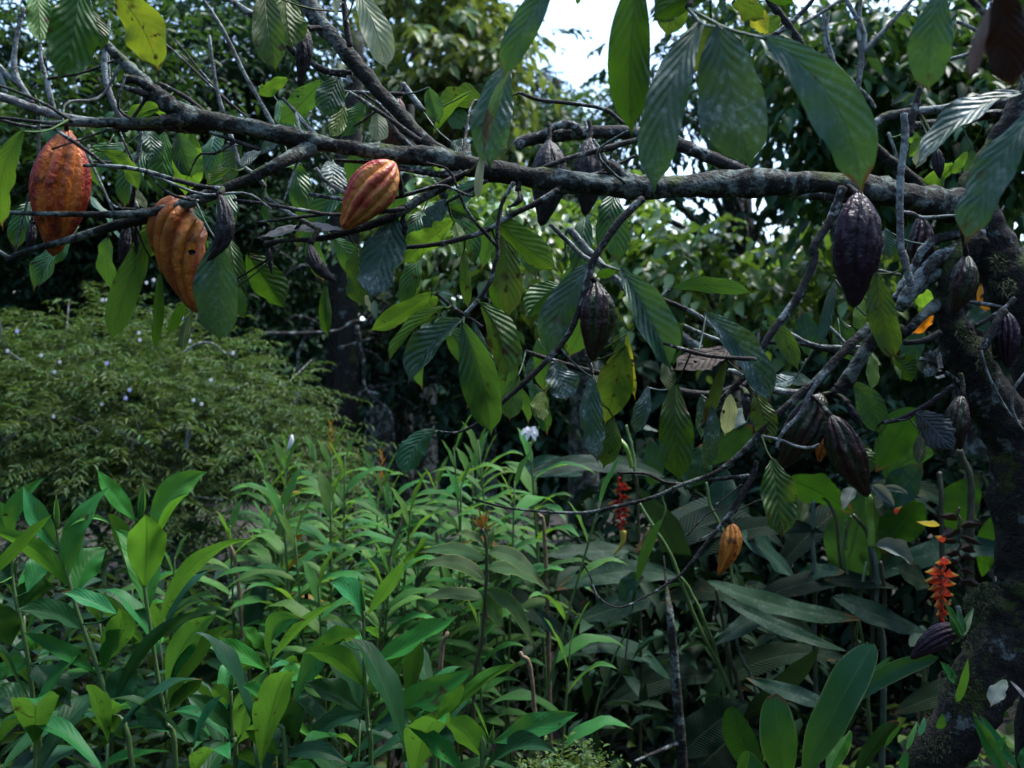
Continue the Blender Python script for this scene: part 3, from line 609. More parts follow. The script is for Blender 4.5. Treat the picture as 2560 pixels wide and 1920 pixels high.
# bark flakes hanging at the fork
g = Geo()
for _ in range(26):
    c = P('8', rng.uniform(1000, 1120), rng.uniform(800, 1010), 1.9+rng.normal(0, .01)); a = unit(rng.normal(0, 1, 3)); b_ = unit(np.cross(a, rng.normal(0, 1, 3)))
    s = rng.uniform(.004, .014); g.add([c-a*s-b_*s*.6, c+a*s-b_*s*.5, c+a*s*.8+b_*s*.7, c-a*s*.7+b_*s*.6], [[0, 1, 2, 3]])
mk('loose_bark', g, M['twigp'], tk2)
for _ in range(46):
    a = ANCH[rng.integers(0, len(ANCH))]
    if a[0] > .75 or a[2] < 1.75 or a[1] > 2.0: continue
    D = unit(rng.normal(0, 1, 3)*[1, .6, .9]+[-.5, 0, .1]); l = rng.uniform(.08, .3); g = Geo()
    tube(g, [a, a+D*l*.4+rng.normal(0, .008, 3), a+D*l*.75+rng.normal(0, .012, 3), a+D*l+rng.normal(0, .02, 3)], [.0034, .0026, .0022, .0014], 5, 12, .1)
    mk('twig', g, M[rng.choice(['twig', 'twigd', 'twigp'])], tree)
ANCHA = np.array(ANCH)

# ---- leaves: tile, base x y, tip x y, width, material, side, depth, options
LV = [
('1', 225, -90, 262, 295, 170, 's', 'u', 1.45), ('1', 500, -150, 368, 530, 330, 'k', 'u', 1.4), ('1', 735, -60, 1028, 470, 270, 'y', 'u', 1.5, dict(bend=-.08)),
('1', 590, 60, 660, 325, 120, 'k', 'u', 1.65), ('1', 160, 835, 22, 1500, 175, 'l', 'u', 1.45, dict(bend=.1)), ('1', 662, 980, 905, 1255, 120, 'l', 'u', 1.66, dict(bend=-.1)),
('1', 1050, 700, 800, 770, 100, 'l', 'u', 1.85), ('1', 1010, 680, 1060, 760, 70, 'l', 'u', 1.9), ('1', 960, 830, 985, 1080, 150, 't', 't', 1.85), ('1', 1070, 850, 1030, 1275, 160, 'g', 'u', 1.9),
('1', 1150, 845, 1246, 1160, 165, 't', 't', 1.8, dict(curl=.5)), ('1', 1240, 840, 1200, 1280, 215, 'l', 'u', 1.92), ('1', 1565, 930, 1450, 1190, 140, 'd', 't', 1.85), ('1', 1690, 970, 1560, 1090, 80, 'd', 't', 1.8),
('1', 880, 1225, 955, 1355, 60, 'p', 'u', 1.75), ('1', 1500, 1090, 1330, 1195, 75, 'l', 'u', 1.78), ('1', 870, 840, 840, 900, 50, 'l', 'u', 1.8),
('1', 1070, 1400, 890, 1690, 190, 'l', 'u', 1.78, dict(bend=0)), ('5', 1010, -20, 708, 795, 190, 'g', 'u', 1.74, dict(bend=.03)), ('5', 1035, 300, 1000, 845, 75, 'k', 'u', 1.78), ('5', 1405, 90, 1425, 775, 285, 't', 't', 1.6, dict(bend=0, curl=.1)),
('5', 1600, 190, 1850, 560, 250, 'k', 'u', 1.85), ('5', 1530, 400, 1558, 610, 90, 'g', 'u', 1.75), ('5', 1210, 490, 1085, 730, 70, 'k', 'u', 1.85), ('5', 1250, 560, 1175, 830, 75, 'k', 'u', 1.85), ('5', 1480, 80, 1560, 520, 160, 'k', 'u', 1.9),
('6', 455, 390, 470, 740, 95, 'k', 'u', 1.9),
('2', 60, -60, 130, 475, 210, 's', 't', 1.65), ('2', 190, -60, 235, 325, 230, 's', 'u', 1.75), ('2', 640, -80, 850, 480, 190, 'p', 'u', 1.62, dict(bend=-.05)), ('2', 500, -60, 530, 95, 90, 'p', 'u', 1.7),
('2', 212, 505, 0, 620, 95, 'l', 'u', 1.9), ('2', 425, 515, 140, 810, 170, 'g', 'u', 1.9), ('2', 545, 490, 450, 760, 195, 't', 't', 1.85), ('2', 560, 640, 470, 895, 120, 's', 'u', 1.88), ('2', 715, 650, 550, 900, 130, 'g', 'u', 1.95),
('2', 765, 690, 780, 930, 130, 'p', 'u', 1.95), ('2', 1115, 560, 1190, 810, 140, 't', 't', 1.9), ('2', 1475, 640, 1190, 750, 190, 's', 'u', 2.0), ('2', 1400, 590, 1140, 890, 60, 'l', 'u', 1.95), ('2', 1260, 690, 1330, 850, 150, 'g', 'u', 2.05),
('2', 1640, 400, 1520, 1110, 255, 't', 't', 1.6, dict(bend=.06, quilt=.05)), ('2', 1670, 420, 1475, 1010, 75, 's', 'u', 1.55, dict(bend=.05)), ('2', 1490, 960, 1440, 1310, 60, 'p', 'u', 1.58),
('2', 1260, 920, 1400, 985, 110, 't', 't', 1.9), ('2', 480, 1040, 485, 1280, 195, 'd', 't', 1.85), ('2', 920, 1110, 1190, 1190, 130, 't', 't', 1.85), ('2', 1240, 1290, 1080, 1485, 135, 'd', 't', 1.75, dict(ragged=.5)),
('2', 1190, 1330, 1470, 1430, 110, 'k', 't', 1.8), ('2', 1290, 1420, 930, 1720, 190, 'l', 'u', 1.85), ('2', 170, 900, 0, 1010, 60, 'd', 't', 1.8), ('2', 290, 960, 100, 1070, 60, 't', 't', 1.82),
('2', 895, 1380, 740, 1960, 280, 'd', 't', 1.72, dict(ragged=.35)), ('6', 660, 130, 700, 545, 210, 's', 'u', 1.8, dict(ragged=.3)), ('6', 700, 470, 745, 575, 90, 'p', 'u', 1.74, dict(ragged=.6)),
('6', 1285, -20, 1320, 225, 120, 'l', 'u', 1.85), ('6', 1600, 40, 1640, 620, 190, 's', 'u', 1.8), ('7', -130, -60, 312, 320, 185, 'l', 'u', 1.75), ('7', -60, 160, -10, 640, 160, 'k', 'u', 1.85),
('6', 1150, 440, 725, 700, 150, 'l', 'u', 1.68, dict(bend=-.05)), ('6', 1190, 475, 1055, 580, 85, 'l', 'u', 1.75), ('6', 1235, 535, 850, 915, 85, 'l', 'u', 1.67, dict(curl=.5)), ('6', 1335, 620, 985, 1045, 200, 't', 't', 1.66, dict(bend=.06)),
('6', 1330, 630, 1525, 1385, 245, 'g', 't', 1.64, dict(bend=-.04)), ('6', 1410, 620, 1565, 1110, 120, 't', 't', 1.7, dict(quilt=.08)), ('6', 1450, 505, 1610, 1020, 240, 's', 'u', 1.68, dict(bend=-.1)), ('6', 1350, 150, 1375, 560, 80, 's', 'u', 1.8),
('6', 1180, 440, 1282, 468, 28, 't', 't', 1.7), ('6', 1160, 1335, 960, 1650, 175, 'g', 't', 1.68, dict(bend=.12)), ('6', 1700, 980, 1640, 1280, 150, 't', 't', 1.8),
('7', 545, 230, 225, 880, 240, 't', 't', 1.78, dict(bend=.08)), ('7', 700, 285, 1035, 965, 260, 't', 't', 1.70, dict(bend=-.03)), ('7', 330, 400, 80, 620, 170, 'g', 'u', 1.9), ('7', 1030, 415, 1570, 450, 105, 'g', 'u', 1.8, dict(bend=.03, arch=.1)),
('7', 1240, 568, 1690, 1190, 215, 'd', 't', 1.72, dict(bend=-.04)), ('7', 1430, 800, 1040, 950, 180, 'b', 't', 1.8, dict(bend=-.06, quilt=.06)), ('7', 262, 890, 350, 1155, 200, 'd', 't', 1.76), ('7', 210, 1080, 205, 1285, 120, 's', 'u', 1.8),
('7', 515, 975, 560, 1560, 165, 'd', 't', 1.74, dict(ragged=.3, bend=.03)), ('7', 735, 780, 600, 1310, 260, 's', 'u', 1.78), ('7', 740, 700, 800, 1145, 65, 'y', 'u', 1.8), ('7', 660, 1250, 590, 1590, 160, 's', 'u', 1.8),
('7', 1080, 620, 1040, 930, 70, 'k', 'u', 1.85), ('7', 1000, 880, 1045, 1110, 110, 's', 't', 1.78), ('7', 1060, 1020, 1090, 1690, 245, 'k', 'u', 1.72, dict(bend=.02)), ('7', 880, 1050, 790, 1370, 120, 'd', 't', 1.95),
('7', 135, 845, 120, 1090, 60, 'd', 't', 1.9), ('7', 1225, 1100, 1225, 1400, 95, 'd', 't', 1.8), ('7', 1290, 1170, 1240, 1600, 110, 'd', 't', 1.76), ('7', 1395, 870, 1250, 1330, 85, 's', 'u', 1.78), ('7', 1410, 1090, 1375, 1380, 110, 'p', 'u', 1.8),
('7', 1580, 1080, 1680, 1430, 170, 's', 'u', 1.85), ('7', 700, 290, 540, 350, 70, 'k', 'u', 1.85), ('7', 1120, 640, 1010, 780, 60, 's', 'u', 1.95),
]
LV2 = [
('8', 440, 350, 330, 810, 75, 't', 't', 1.9, dict(curl=.4)), ('8', 700, 305, 840, 890, 195, 's', 't', 1.72, dict(quilt=.07, bend=.04)), ('8', 625, 470, 610, 710, 95, 'l', 'u', 2.0), ('8', 555, 1020, 740, 1385, 195, 't', 't', 1.95, dict(quilt=.07)),
('8', 665, 840, 668, 1080, 85, 'l', 'u', 1.9), ('d', 250, -80, 300, 385, 215, 's', 't', 1.66, dict(bend=.0, ragged=.15)), ('8', -10, 590, 200, 965, 120, 's', 'u', 2.0), ('8', 820, 860, 960, 1010, 160, 'k', 'u', 2.0), ('8', 960, 1215, 1215, 1480, 210, 'dull', 't', 1.85, dict(ragged=.4)),
('8', 1000, 1340, 975, 1575, 85, 'k', 't', 1.9), ('8', 1070, 585, 930, 715, 90, 'o', 'u', 2.2), ('8', 1000, 400, 1045, 565, 115, 'l', 'u', 2.2), ('8', 1375, 390, 1420, 575, 110, 'o', 'u', 2.3), ('8', 450, 600, 590, 900, 160, 'g', 't', 2.1),
('8', 520, 1400, 650, 1650, 200, 'k', 'u', 2.1), ('8', 760, 30, 800, 230, 110, 't', 't', 2.1), ('8', 180, 1000, -60, 1050, 120, 'd', 't', 2.1),
('3', 830, -260, 780, 905, 290, 'k', 'u', 1.22, dict(bend=.03)), ('3', 1250, -180, 900, 160, 260, 'k', 'u', 1.3), ('3', 1120, -160, 1000, 250, 200, 's', 'u', 1.35), ('3', 1235, 130, 922, 1290, 275, 't', 't', 1.18, dict(bend=.07, quilt=.03, roll=-12)), ('3', 1330, 150, 1560, 1110, 430, 'd', 't', 1.12, dict(bend=.02, quilt=.03)), ('3', 1290, 120, 1180, 480, 120, 's', 'u', 1.3),
('4', -40, 235, 608, 1300, 340, 't', 't', 1.2, dict(bend=-.12, quilt=.03, roll=10)), ('3', 1500, -130, 880, 130, 230, 'k', 'u', 1.25), ('3', 1340, -60, 1392, 130, 60, 'd', 't', 1.3), ('3', 1480, -30, 1680, 230, 150, 'y', 'u', 1.5), ('3', 1420, 20, 1640, 130, 130, 's', 'u', 1.45),
('3', 290, -160, -60, 520, 215, 't', 't', 1.3, dict(bend=.05)), ('3', 440, -80, 420, 35, 40, 't', 't', 1.5), ('4', 1140, -80, 1040, 610, 275, 't', 't', 1.1, dict(bend=.05, quilt=.03)), ('4', 1660, 600, 950, 1095, 190, 'd', 't', 1.35, dict(bend=.06)),
('4', 1740, 690, 1270, 1610, 270, 't', 't', 1.15, dict(bend=.05, quilt=.035)), ('4', 1520, -80, 1590, 600, 300, 'q', 't', .82, dict(bend=.0)), ('4', 1440, 20, 1295, 530, 105, 'b', 'u', .86), ('4', 1650, 180, 1670, 340, 90, 'l', 'u', 1.7),
('4', 1020, 900, 905, 1005, 110, 'l', 'u', 2.2), ('4', 1200, 1070, 990, 1180, 150, 'l', 'u', 2.25), ('4', 1065, 920, 960, 1095, 90, 'p', 't', 2.1), ('4', 1300, 980, 1180, 1130, 80, 'l', 'u', 2.3), ('4', 1340, 970, 1270, 1150, 60, 't', 't', 2.15),
('4', 860, 870, 1000, 930, 90, 'l', 'u', 2.3), ('4', -20, 110, 60, 200, 130, 's', 'u', 1.9), ('4', -30, -40, 170, 20, 110, 'k', 'u', 1.8),
('2', 0, 1530, 0, 1531, 1, 'b', 't', 1.7),
]
LV2 = LV2[:-1]
def nice(m): return 'dead_leaf' if m in ('b', 'w', 'q', 'o') else 'leaf'
def addleaf(rows, parent):
    for r in rows:
        t, bx, by, tx, ty, w, m, side, d = r[:9]; kw = dict(r[9]) if len(r) > 9 else {}
        big = w*TL[t][2] > 45
        kw.setdefault('nt', 26 if big else 14); kw.setdefault('nu', 10 if big else 6)
        o = pleaf(t, bx, by, tx, ty, w, d, side, nice(m), M[m], parent, 'cacao', anchors=ANCHA, **kw)
        if m == 'b': o['label'] = 'brown dried leaf'
        if m == 'y': o['label'] = 'yellowing leaf with brown spots'
        if m == 'q': o['label'] = 'dark withered leaf'
        if m == 'o': o['label'] = 'orange dying leaf'
addleaf(LV, tree)
g = Geo()
for _ in range(46):     # smaller leaves farther back on the same twigs
    x = rng.uniform(60, 1560); y = rng.uniform(230, 620) if x < 1000 else rng.uniform(430, 1000); d = rng.uniform(1.95, 2.5); b = P('p', x, y, d); L = rng.uniform(.10, .19)
    D = unit([rng.normal(0, .5), rng.normal(0, .4), -1]); N0 = unit(rng.normal(0, .5, 3)+[0, -1 if rng.random() < .6 else 1, .4])
    leafgeo(g, b, b+D*L*.5+[0, -.02, .01], b+D*L, L*rng.uniform(.3, .4), N0, 'cacao', fold=rng.uniform(.1, .5), wave=.1, nt=14, nu=6, petiole=b-D*.03)
tag(mk('leaf_spray', g, M['g'], tree), 'smaller leaves in shade behind the limb', kind='stuff')
tree2 = thing('cacao_tree', [1.25, 3.3, 0], 'second cacao tree leaning in from the right with the broad drooping leaves', 'tree')
wood('trunk', [('p', 2780, 2500, 70, 2.4), ('p', 2760, 1200, 60, 2.4), ('p', 2720, 300, 50, 2.3), ('p', 2600, -250, 40, 2.0), ('p', 2350, -420, 30, 1.6)], M['bark'], .06, 10, parent=tree2)
wood('limb', [('p', 2400, -390, 26, 1.7), ('p', 2150, -330, 22, 1.45), ('p', 1900, -180, 16, 1.3), ('p', 1760, -60, 10, 1.25), ('p', 1720, 20, 8, 1.22)], M['bark'], .06, 9, parent=tree2)
wood('branch', [('p', 2150, -330, 16, 1.45), ('p', 2330, -200, 12, 1.2), ('p', 2380, -60, 10, 1.1), ('p', 2480, 60, 8, 1.1), ('p', 2570, 220, 7, 1.2)], M['twig'], .06, 8, parent=tree2)
wood('branch', [('p', 1900, -180, 12, 1.3), ('p', 1600, -160, 10, 1.3), ('p', 1400, -60, 7, 1.3)], M['twig'], .06, 8, parent=tree2)
ANCHA = np.array(ANCH)
addleaf(LV2, tree2)
# dried leaf lying along the twig below the ripe pod
o = pleaf('2', 570, 1490, 10, 1545, 75, 1.69, 't', 'dead_leaf', M['w'], tree, 'cacao', bend=.03, quilt=.12, nt=30, nu=10, ragged=.4, up=1.2, roll=0, pet=False); o['label'] = 'pale brown dried leaf'

# ================================================================== PODS
G_R, G_M, G_K = 'ripe cacao pods', 'dark maroon cacao pods', 'shrivelled black cacao pods'
def pod(t1, a, mid, t2, b, w, d, m, label, nr=5, lump=.0, bottle=.0, depth_r=.30, stalk=True, cat='cacao pod', name='cacao_pod', group=None, spin=None, tipr=.05, hole=None, full=.24, flat=1., taper=1.0):
    A = P(t1, *a, d); Bp = P(t2, *b, d)
    if group == G_M: lump = rng.uniform(.02, .12); depth_r = rng.uniform(.2, .36); full = rng.uniform(.12, .34); taper = rng.uniform(.92, 1.1)
    Mi = (A+Bp)/2 if mid is None else P(mid[0], mid[1], mid[2], d-.01)
    m2 = 2*Mi-.5*(A+Bp)
    R_ = w*TL[t1][2]*d/FOC*.5
    nt, ns = 44, 120
    t = np.linspace(0, 1, nt+1); u = t
    c = (1-t)[:, None]**2*A+2*(t*(1-t))[:, None]*m2+t[:, None]**2*Bp
    T = np.gradient(c, axis=0); T /= np.linalg.norm(T, axis=1)[:, None]
    k = unit(np.cross(T[0], [.3, -1, .2])); N = np.array([unit(k-k.dot(q)*q) for q in T]); Bn = np.cross(T, N)
    body = np.sin(np.pi*np.clip(u, 0, 1)**(.86*taper))**.72
    tail = np.clip((u-.78)/.22, 0, 1)
    r = body*(1-full*np.clip((u-.5)/.5, 0, 1)**1.5)+.07*np.clip(1-abs(u-.95)/.07, 0, 1)
    if bottle: r *= 1-bottle*np.exp(-((u-.1)/.07)**2)
    r = r*(1-np.clip((u-.97)/.03, 0, 1)**2)
    r[0] = .18
    th = np.arange(ns)*2*math.pi/ns; sp = rng.uniform(0, 6.28) if spin is None else spin
    f1 = np.abs(np.sin(nr*(th+sp)/1.))            # ten furrows
    f2 = np.abs(np.sin(nr*(th+sp)/1.+math.pi/2))
    pair = .5+.5*np.cos(nr*(th+sp))               # five deep, five shallow
    ridge = f1**.55*(.7+.3*pair)
    env = np.sin(np.pi*np.clip(u, 0.02, 1))**.35
    wig = th[None, :]+sp+.10*np.sin(3.1*u[:, None]+sp*3)+.05*np.sin(9*u[:, None]+sp)
    pair = .5+.5*np.cos(nr*wig); ridge = np.abs(np.sin(nr*wig))**.55*(.7+.3*pair)*(.82+.18*np.sin(2*wig+sp*5)+.0*u[:, None])
    rr = r[:, None]*(1-depth_r*env[:, None]*(1-ridge)*(1.5-u[:, None]*.6))
    kx = rng.normal(0, 1, (nt+1, ns))
    for ax in (0, 1, 1, 0, 0, 0, 1): kx = (kx+np.roll(kx, 1, ax)+np.roll(kx, -1, ax))/3
    rr = rr*(1+(.03+lump*.6)*kx*env[:, None]*2.2)
    fine = rng.normal(0, 1, (nt+1, ns)); fine = (fine+np.roll(fine, 1, 0)+np.roll(fine, 1, 1)+np.roll(fine, -1, 0))/2; rr = rr*(1+.005*fine*env[:, None])
    V = c[:, None, :]+R_*rr[..., None]*(np.cos(th)[None, :, None]*N[:, None, :]+flat*np.sin(th)[None, :, None]*Bn[:, None, :])
    i, j = np.meshgrid(np.arange(nt), np.arange(ns), indexing='ij'); j2 = (j+1) % ns
    Q = np.stack([i*ns+j, (i+1)*ns+j, (i+1)*ns+j2, i*ns+j2], -1).reshape(-1, 4)
    UV = np.stack([np.broadcast_to(th[None, :]/6.2832, (nt+1, ns)), np.broadcast_to(u[:, None], (nt+1, ns))], -1).reshape(-1, 2)
    g = Geo(); g.add(V.reshape(-1, 3), Q, None, UV, (.6*ridge+.4*pair).reshape(-1))
    root = mk(name, g, m)
    tag(root, label, cat, group)
    if stalk:
        dd = np.linalg.norm(ANCHA-A, axis=1); q = ANCHA[int(dd.argmin())] if dd.min() < .11 else A+np.array([0, .01, .04])
        g2 = Geo(); tube(g2, [q, (q+A)/2+[.003, 0, .002], A+T[0]*R_*.12], [.0048, .0042, .0062], 8, 8, .06)
        mk('stalk', g2, M['barkd'], root)
    if hole:
        h = P(hole[0], hole[1], hole[2], d-R_*.97); g3 = Geo()
        th2 = np.arange(12)*math.pi/6; e = hole[3]*TL[hole[0]][2]*d/FOC
        ring = [h+[e*math.cos(q)*rng.uniform(.8, 1.2), 0, .75*e*math.sin(q)] for q in th2]
        inn = [h+(p_-h)*.8+[0, .004, 0] for p_ in ring]
        g3.add(ring+inn+[h+[0, .006, 0]], [[q, (q+1) % 12, 12+(q+1) % 12, 12+q] for q in range(12)], [[12+q, 12+(q+1) % 12, 24] for q in range(12)])
        mk('bore_hole', g3, M['podk'], root)
    return root
pod('1', (440, 850), ('1', 390, 1240), '5', (345, 212), 392, 1.71, M['podr'], 'large orange red ripe cacao pod hanging at the far left end of the limb', group=G_R, spin=.35, taper=1.05)
pod('1', (1250, 1318), ('5', 1150, 70), '5', (1292, 580), 400, 1.69, M['podo'], 'orange brown curved overripe cacao pod with a bored hole and dark blotches', group=G_R, lump=.05, spin=.1, depth_r=.3, hole=('5', 1243, 183, 24), bottle=.12, full=-.1, taper=1.06)
pod('2', (895, 1062), ('2', 735, 1250), '2', (560, 1490), 335, 1.66, M['pody'], 'tilted yellow and red cacao pod resting on a thin branch under the limb', group=G_R, spin=.5, taper=.97, full=.14)
pod('2', (930, 640), None, '2', (850, 1000), 190, 2.2, M['podb'], 'dull red brown cacao pod half hidden behind the diagonal upper branch', group=G_R)
pod('3', (235, 915), ('3', 240, 1180), '3', (185, 1470), 240, 2.05, M['podk'], 'dried black cacao pod behind the limb, left of the one beside the broken stub', group=G_K, lump=.1, depth_r=.1)
pod('3', (500, 900), ('3', 500, 1150), '3', (470, 1400), 215, 2.05, M['podk'], 'dried black cacao pod crossing behind the limb next to its broken stub', group=G_K, lump=.1, depth_r=.1)
pod('4', (585, 1245), ('4', 575, 1620), '8', (555, 545), 340, 1.83, M['podv'], 'big deep violet cacao pod hanging straight under the limb at the right', group=G_M, spin=.2, taper=1.02)
pod('7', (540, 375), ('7', 550, 620), '7', (515, 890), 255, 1.73, M['podn'], 'glossy dark brown cacao pod hanging between two broad leaves in the middle', group=G_M, bottle=.15, spin=.3)
pod('8', (350, 1100), ('8', 230, 1340), '8', (80, 1580), 285, 1.93, M['podn'], 'slanting maroon cacao pod with green furrows, partly behind its hanging neighbour', group=G_M, spin=.1)
pod('8', (405, 1245), ('8', 520, 1500), 'd', (785, 142), 262, 1.87, M['podn'], 'dark maroon green cacao pod with a lit right edge above the pale curled leaf', group=G_M, spin=.6)
pod('c', (1230, 288), ('c', 1222, 420), 'c', (1155, 578), 140, 1.8, M['podf'], 'small orange cacao pod with black marks on the lowest twig', group=G_R, lump=.04)
pod('8', (1285, 205), ('8', 1265, 400), '8', (1195, 585), 195, 1.86, M['podn'], 'slim maroon and green cacao pod in front of the lichen covered trunk', group=G_M, spin=.4, bottle=.1)
pod('8', (1530, 560), ('8', 1550, 740), '8', (1555, 935), 175, 1.93, M['podv'], 'violet cacao pod hanging beyond the trunk near the right edge', group=G_M)
pod('8', (1260, 1110), ('8', 1225, 1290), '8', (1250, 1465), 160, 1.84, M['podn'], 'narrow maroon cacao pod hanging against the lower bend of the trunk', group=G_M)
pod('4', (985, 1390), ('4', 990, 1620), '8', (945, 260), 210, 2.12, M['podm'], 'dark purple cacao pod in shadow behind the thin upright grey twig', group=G_M)
pod('d', (1300, 880), ('d', 1170, 930), 'd', (1025, 1050), 140, 1.86, M['podv'], 'almost black violet cacao pod lying sideways against the mossy trunk base', group=G_M)
pod('8', (365, 1365), None, '8', (330, 1545), 95, 2.02, M['podo'], 'small orange cacao pod peeping between the two maroon pods', group=G_R)
pod('4', (1090, 960), None, '4', (1115, 1160), 85, 2.1, M['podk'], 'black dried cacao pod hanging over the bright yellow green leaf', group=G_K, lump=.12)
K = lambda *a, **k: pod(*a, cat='dried cacao pod', name='dried_pod', group=G_K, lump=.2, depth_r=.13, **k)
K('1', (1420, 1255), ('1', 1455, 1500), '5', (1340, 240), 125, 1.58, M['podk'], 'black shrivelled banana shaped pod hanging in front of the overripe pod')
K('2', (320, 180), ('2', 310, 350), '2', (280, 560), 110, 1.78, M['podk'], 'black shrivelled pod hanging against bright sky near the upper branch')
K('6', (350, 125), ('6', 400, 270), '6', (525, 375), 92, 1.68, M['podk'], 'black bent shrivelled pod below the dried leaf on the twig')
K('1', (825, 1440), None, '5', (790, 290), 80, 1.8, M['podk'], 'black withered pod hanging in shade left of the overripe pod')
K('1', (885, 1440), None, '5', (885, 195), 42, 1.72, M['podk'], 'thin black withered pod close beside the stalk of the overripe pod')
K('1', (215, 1440), None, '5', (185, 180), 70, 1.8, M['podk'], 'black withered pod hidden behind the large orange red pod')
K('2', (950, 1390), None, '2', (965, 1555), 52, 1.72, M['podk'], 'tiny black withered pod dangling under the tilted yellow pod')
K('3', (40, 1230), ('3', 45, 1300), '3', (-35, 1345), 40, 1.75, M['podk'], 'small black hooked pod hanging below the limb near the dried pair')
K('8', (515, 1160), None, '8', (610, 1330), 60, 1.86, M['podk'], 'thin black withered pod beside the stalk of the two maroon pods')
K('7', (1525, 1105), None, '7', (1515, 1280), 52, 1.85, M['podk'], 'small black withered pod among the dusty leaves right of the middle')
K('6', (70, 130), None, '6', (105, 330), 40, 1.8, M['podk'], 'thin black withered pod dangling left of the bent shrivelled pod')

# ================================================================== FOREGROUND BANK OF BROAD LEAVED PLANTS
def stemtube(name, pts, r0, r1, m, parent):
    g = Geo(); p = tube(g, pts, np.linspace(r0, r1, len(pts)), 7, (len(pts)-1)*5+1, .03)
    mk(name, g, m, parent); return p
G_B = 'broad leaved plants in the front bank'
def bank(label, d, stem, leaves, buds=()):
    """stem: tile points top to bottom; leaves: base, tip, width, material, side, options"""
    pts = [P(t, x, y, d) for t, x, y in stem]
    last = pts[-1]; pts.append(np.array([last[0]+rng.uniform(-.03, .03), d+.03, 0.]))
    root = thing('broadleaf_plant', pts[-1], label, 'plant', G_B)
    p = stemtube('stem', pts, .0032, .0062, M['stalk'], root)
    for r in leaves:
        t, bx, by, tx, ty, w, m, side = r[:8]; kw = dict(r[8]) if len(r) > 8 else {}
        kw.setdefault('dz', rng.uniform(-.12, .10)); kw.setdefault('roll', rng.uniform(-15, 15)); kw.setdefault('up', .8)
        kw.setdefault('arch', .07); dd = kw.pop('d', d)
        b = P(t, bx, by, dd); i = int(np.linalg.norm(p-b, axis=1).argmin())
        o = pleaf(t, bx, by, tx, ty, w, dd, side, 'leaf', M[m], root, 'bank', anchors=p, nt=20, nu=8, fold=rng.uniform(.2, .5), quilt=.010, wave=rng.uniform(.04, .1), **kw)
    for t, bx, by, tx, ty, w in buds:
        g = Geo(); b = P(t, bx, by, d); e = P(t, tx, ty, d); ww = w*TL[t][2]*d/FOC
        tube(g, [b, b*.65+e*.35, b*.3+e*.7, e], [ww*.25, ww*.42, ww*.22, .0008], 7, 12)
        leafgeo(g, b, (b+e)/2, e, ww*1.3, tocam(b), 'bank', fold=.9, nt=8, nu=4)
        mk('bud', g, M['bl'], root)
    return root
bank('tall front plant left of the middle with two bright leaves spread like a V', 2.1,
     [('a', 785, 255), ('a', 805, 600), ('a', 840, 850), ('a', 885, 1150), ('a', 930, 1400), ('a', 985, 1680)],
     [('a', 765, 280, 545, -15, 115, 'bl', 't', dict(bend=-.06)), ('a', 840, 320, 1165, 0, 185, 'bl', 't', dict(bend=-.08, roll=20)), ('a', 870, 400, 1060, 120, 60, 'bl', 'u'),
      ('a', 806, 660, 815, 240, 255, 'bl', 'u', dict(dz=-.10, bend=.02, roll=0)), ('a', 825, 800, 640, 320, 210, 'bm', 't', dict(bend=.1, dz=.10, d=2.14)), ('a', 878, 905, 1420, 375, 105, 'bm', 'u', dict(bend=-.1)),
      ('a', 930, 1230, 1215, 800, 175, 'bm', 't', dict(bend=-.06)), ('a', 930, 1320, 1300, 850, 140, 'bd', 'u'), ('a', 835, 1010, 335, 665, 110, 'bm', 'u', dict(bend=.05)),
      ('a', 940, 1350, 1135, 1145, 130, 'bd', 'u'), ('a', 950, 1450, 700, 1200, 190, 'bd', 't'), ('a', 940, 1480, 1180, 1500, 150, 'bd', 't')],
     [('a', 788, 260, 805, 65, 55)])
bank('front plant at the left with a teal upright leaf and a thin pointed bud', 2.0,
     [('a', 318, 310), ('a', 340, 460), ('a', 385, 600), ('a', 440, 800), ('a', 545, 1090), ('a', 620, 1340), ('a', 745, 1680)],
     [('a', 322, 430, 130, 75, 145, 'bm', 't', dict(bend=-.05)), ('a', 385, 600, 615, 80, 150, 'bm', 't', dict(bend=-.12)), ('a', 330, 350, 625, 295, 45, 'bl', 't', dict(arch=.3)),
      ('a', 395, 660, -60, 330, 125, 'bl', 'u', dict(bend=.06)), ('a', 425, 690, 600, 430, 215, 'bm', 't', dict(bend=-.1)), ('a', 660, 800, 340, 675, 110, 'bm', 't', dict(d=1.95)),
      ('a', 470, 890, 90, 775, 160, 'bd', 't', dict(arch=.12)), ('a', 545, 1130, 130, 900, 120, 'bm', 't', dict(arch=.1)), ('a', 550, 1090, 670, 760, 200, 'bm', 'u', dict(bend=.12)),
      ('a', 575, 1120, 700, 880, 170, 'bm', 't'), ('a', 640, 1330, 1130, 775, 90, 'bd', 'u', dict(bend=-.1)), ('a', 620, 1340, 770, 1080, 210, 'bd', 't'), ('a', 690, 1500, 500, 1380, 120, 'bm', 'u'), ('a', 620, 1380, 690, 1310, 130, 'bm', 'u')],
     [('a', 320, 320, 315, 130, 42)])
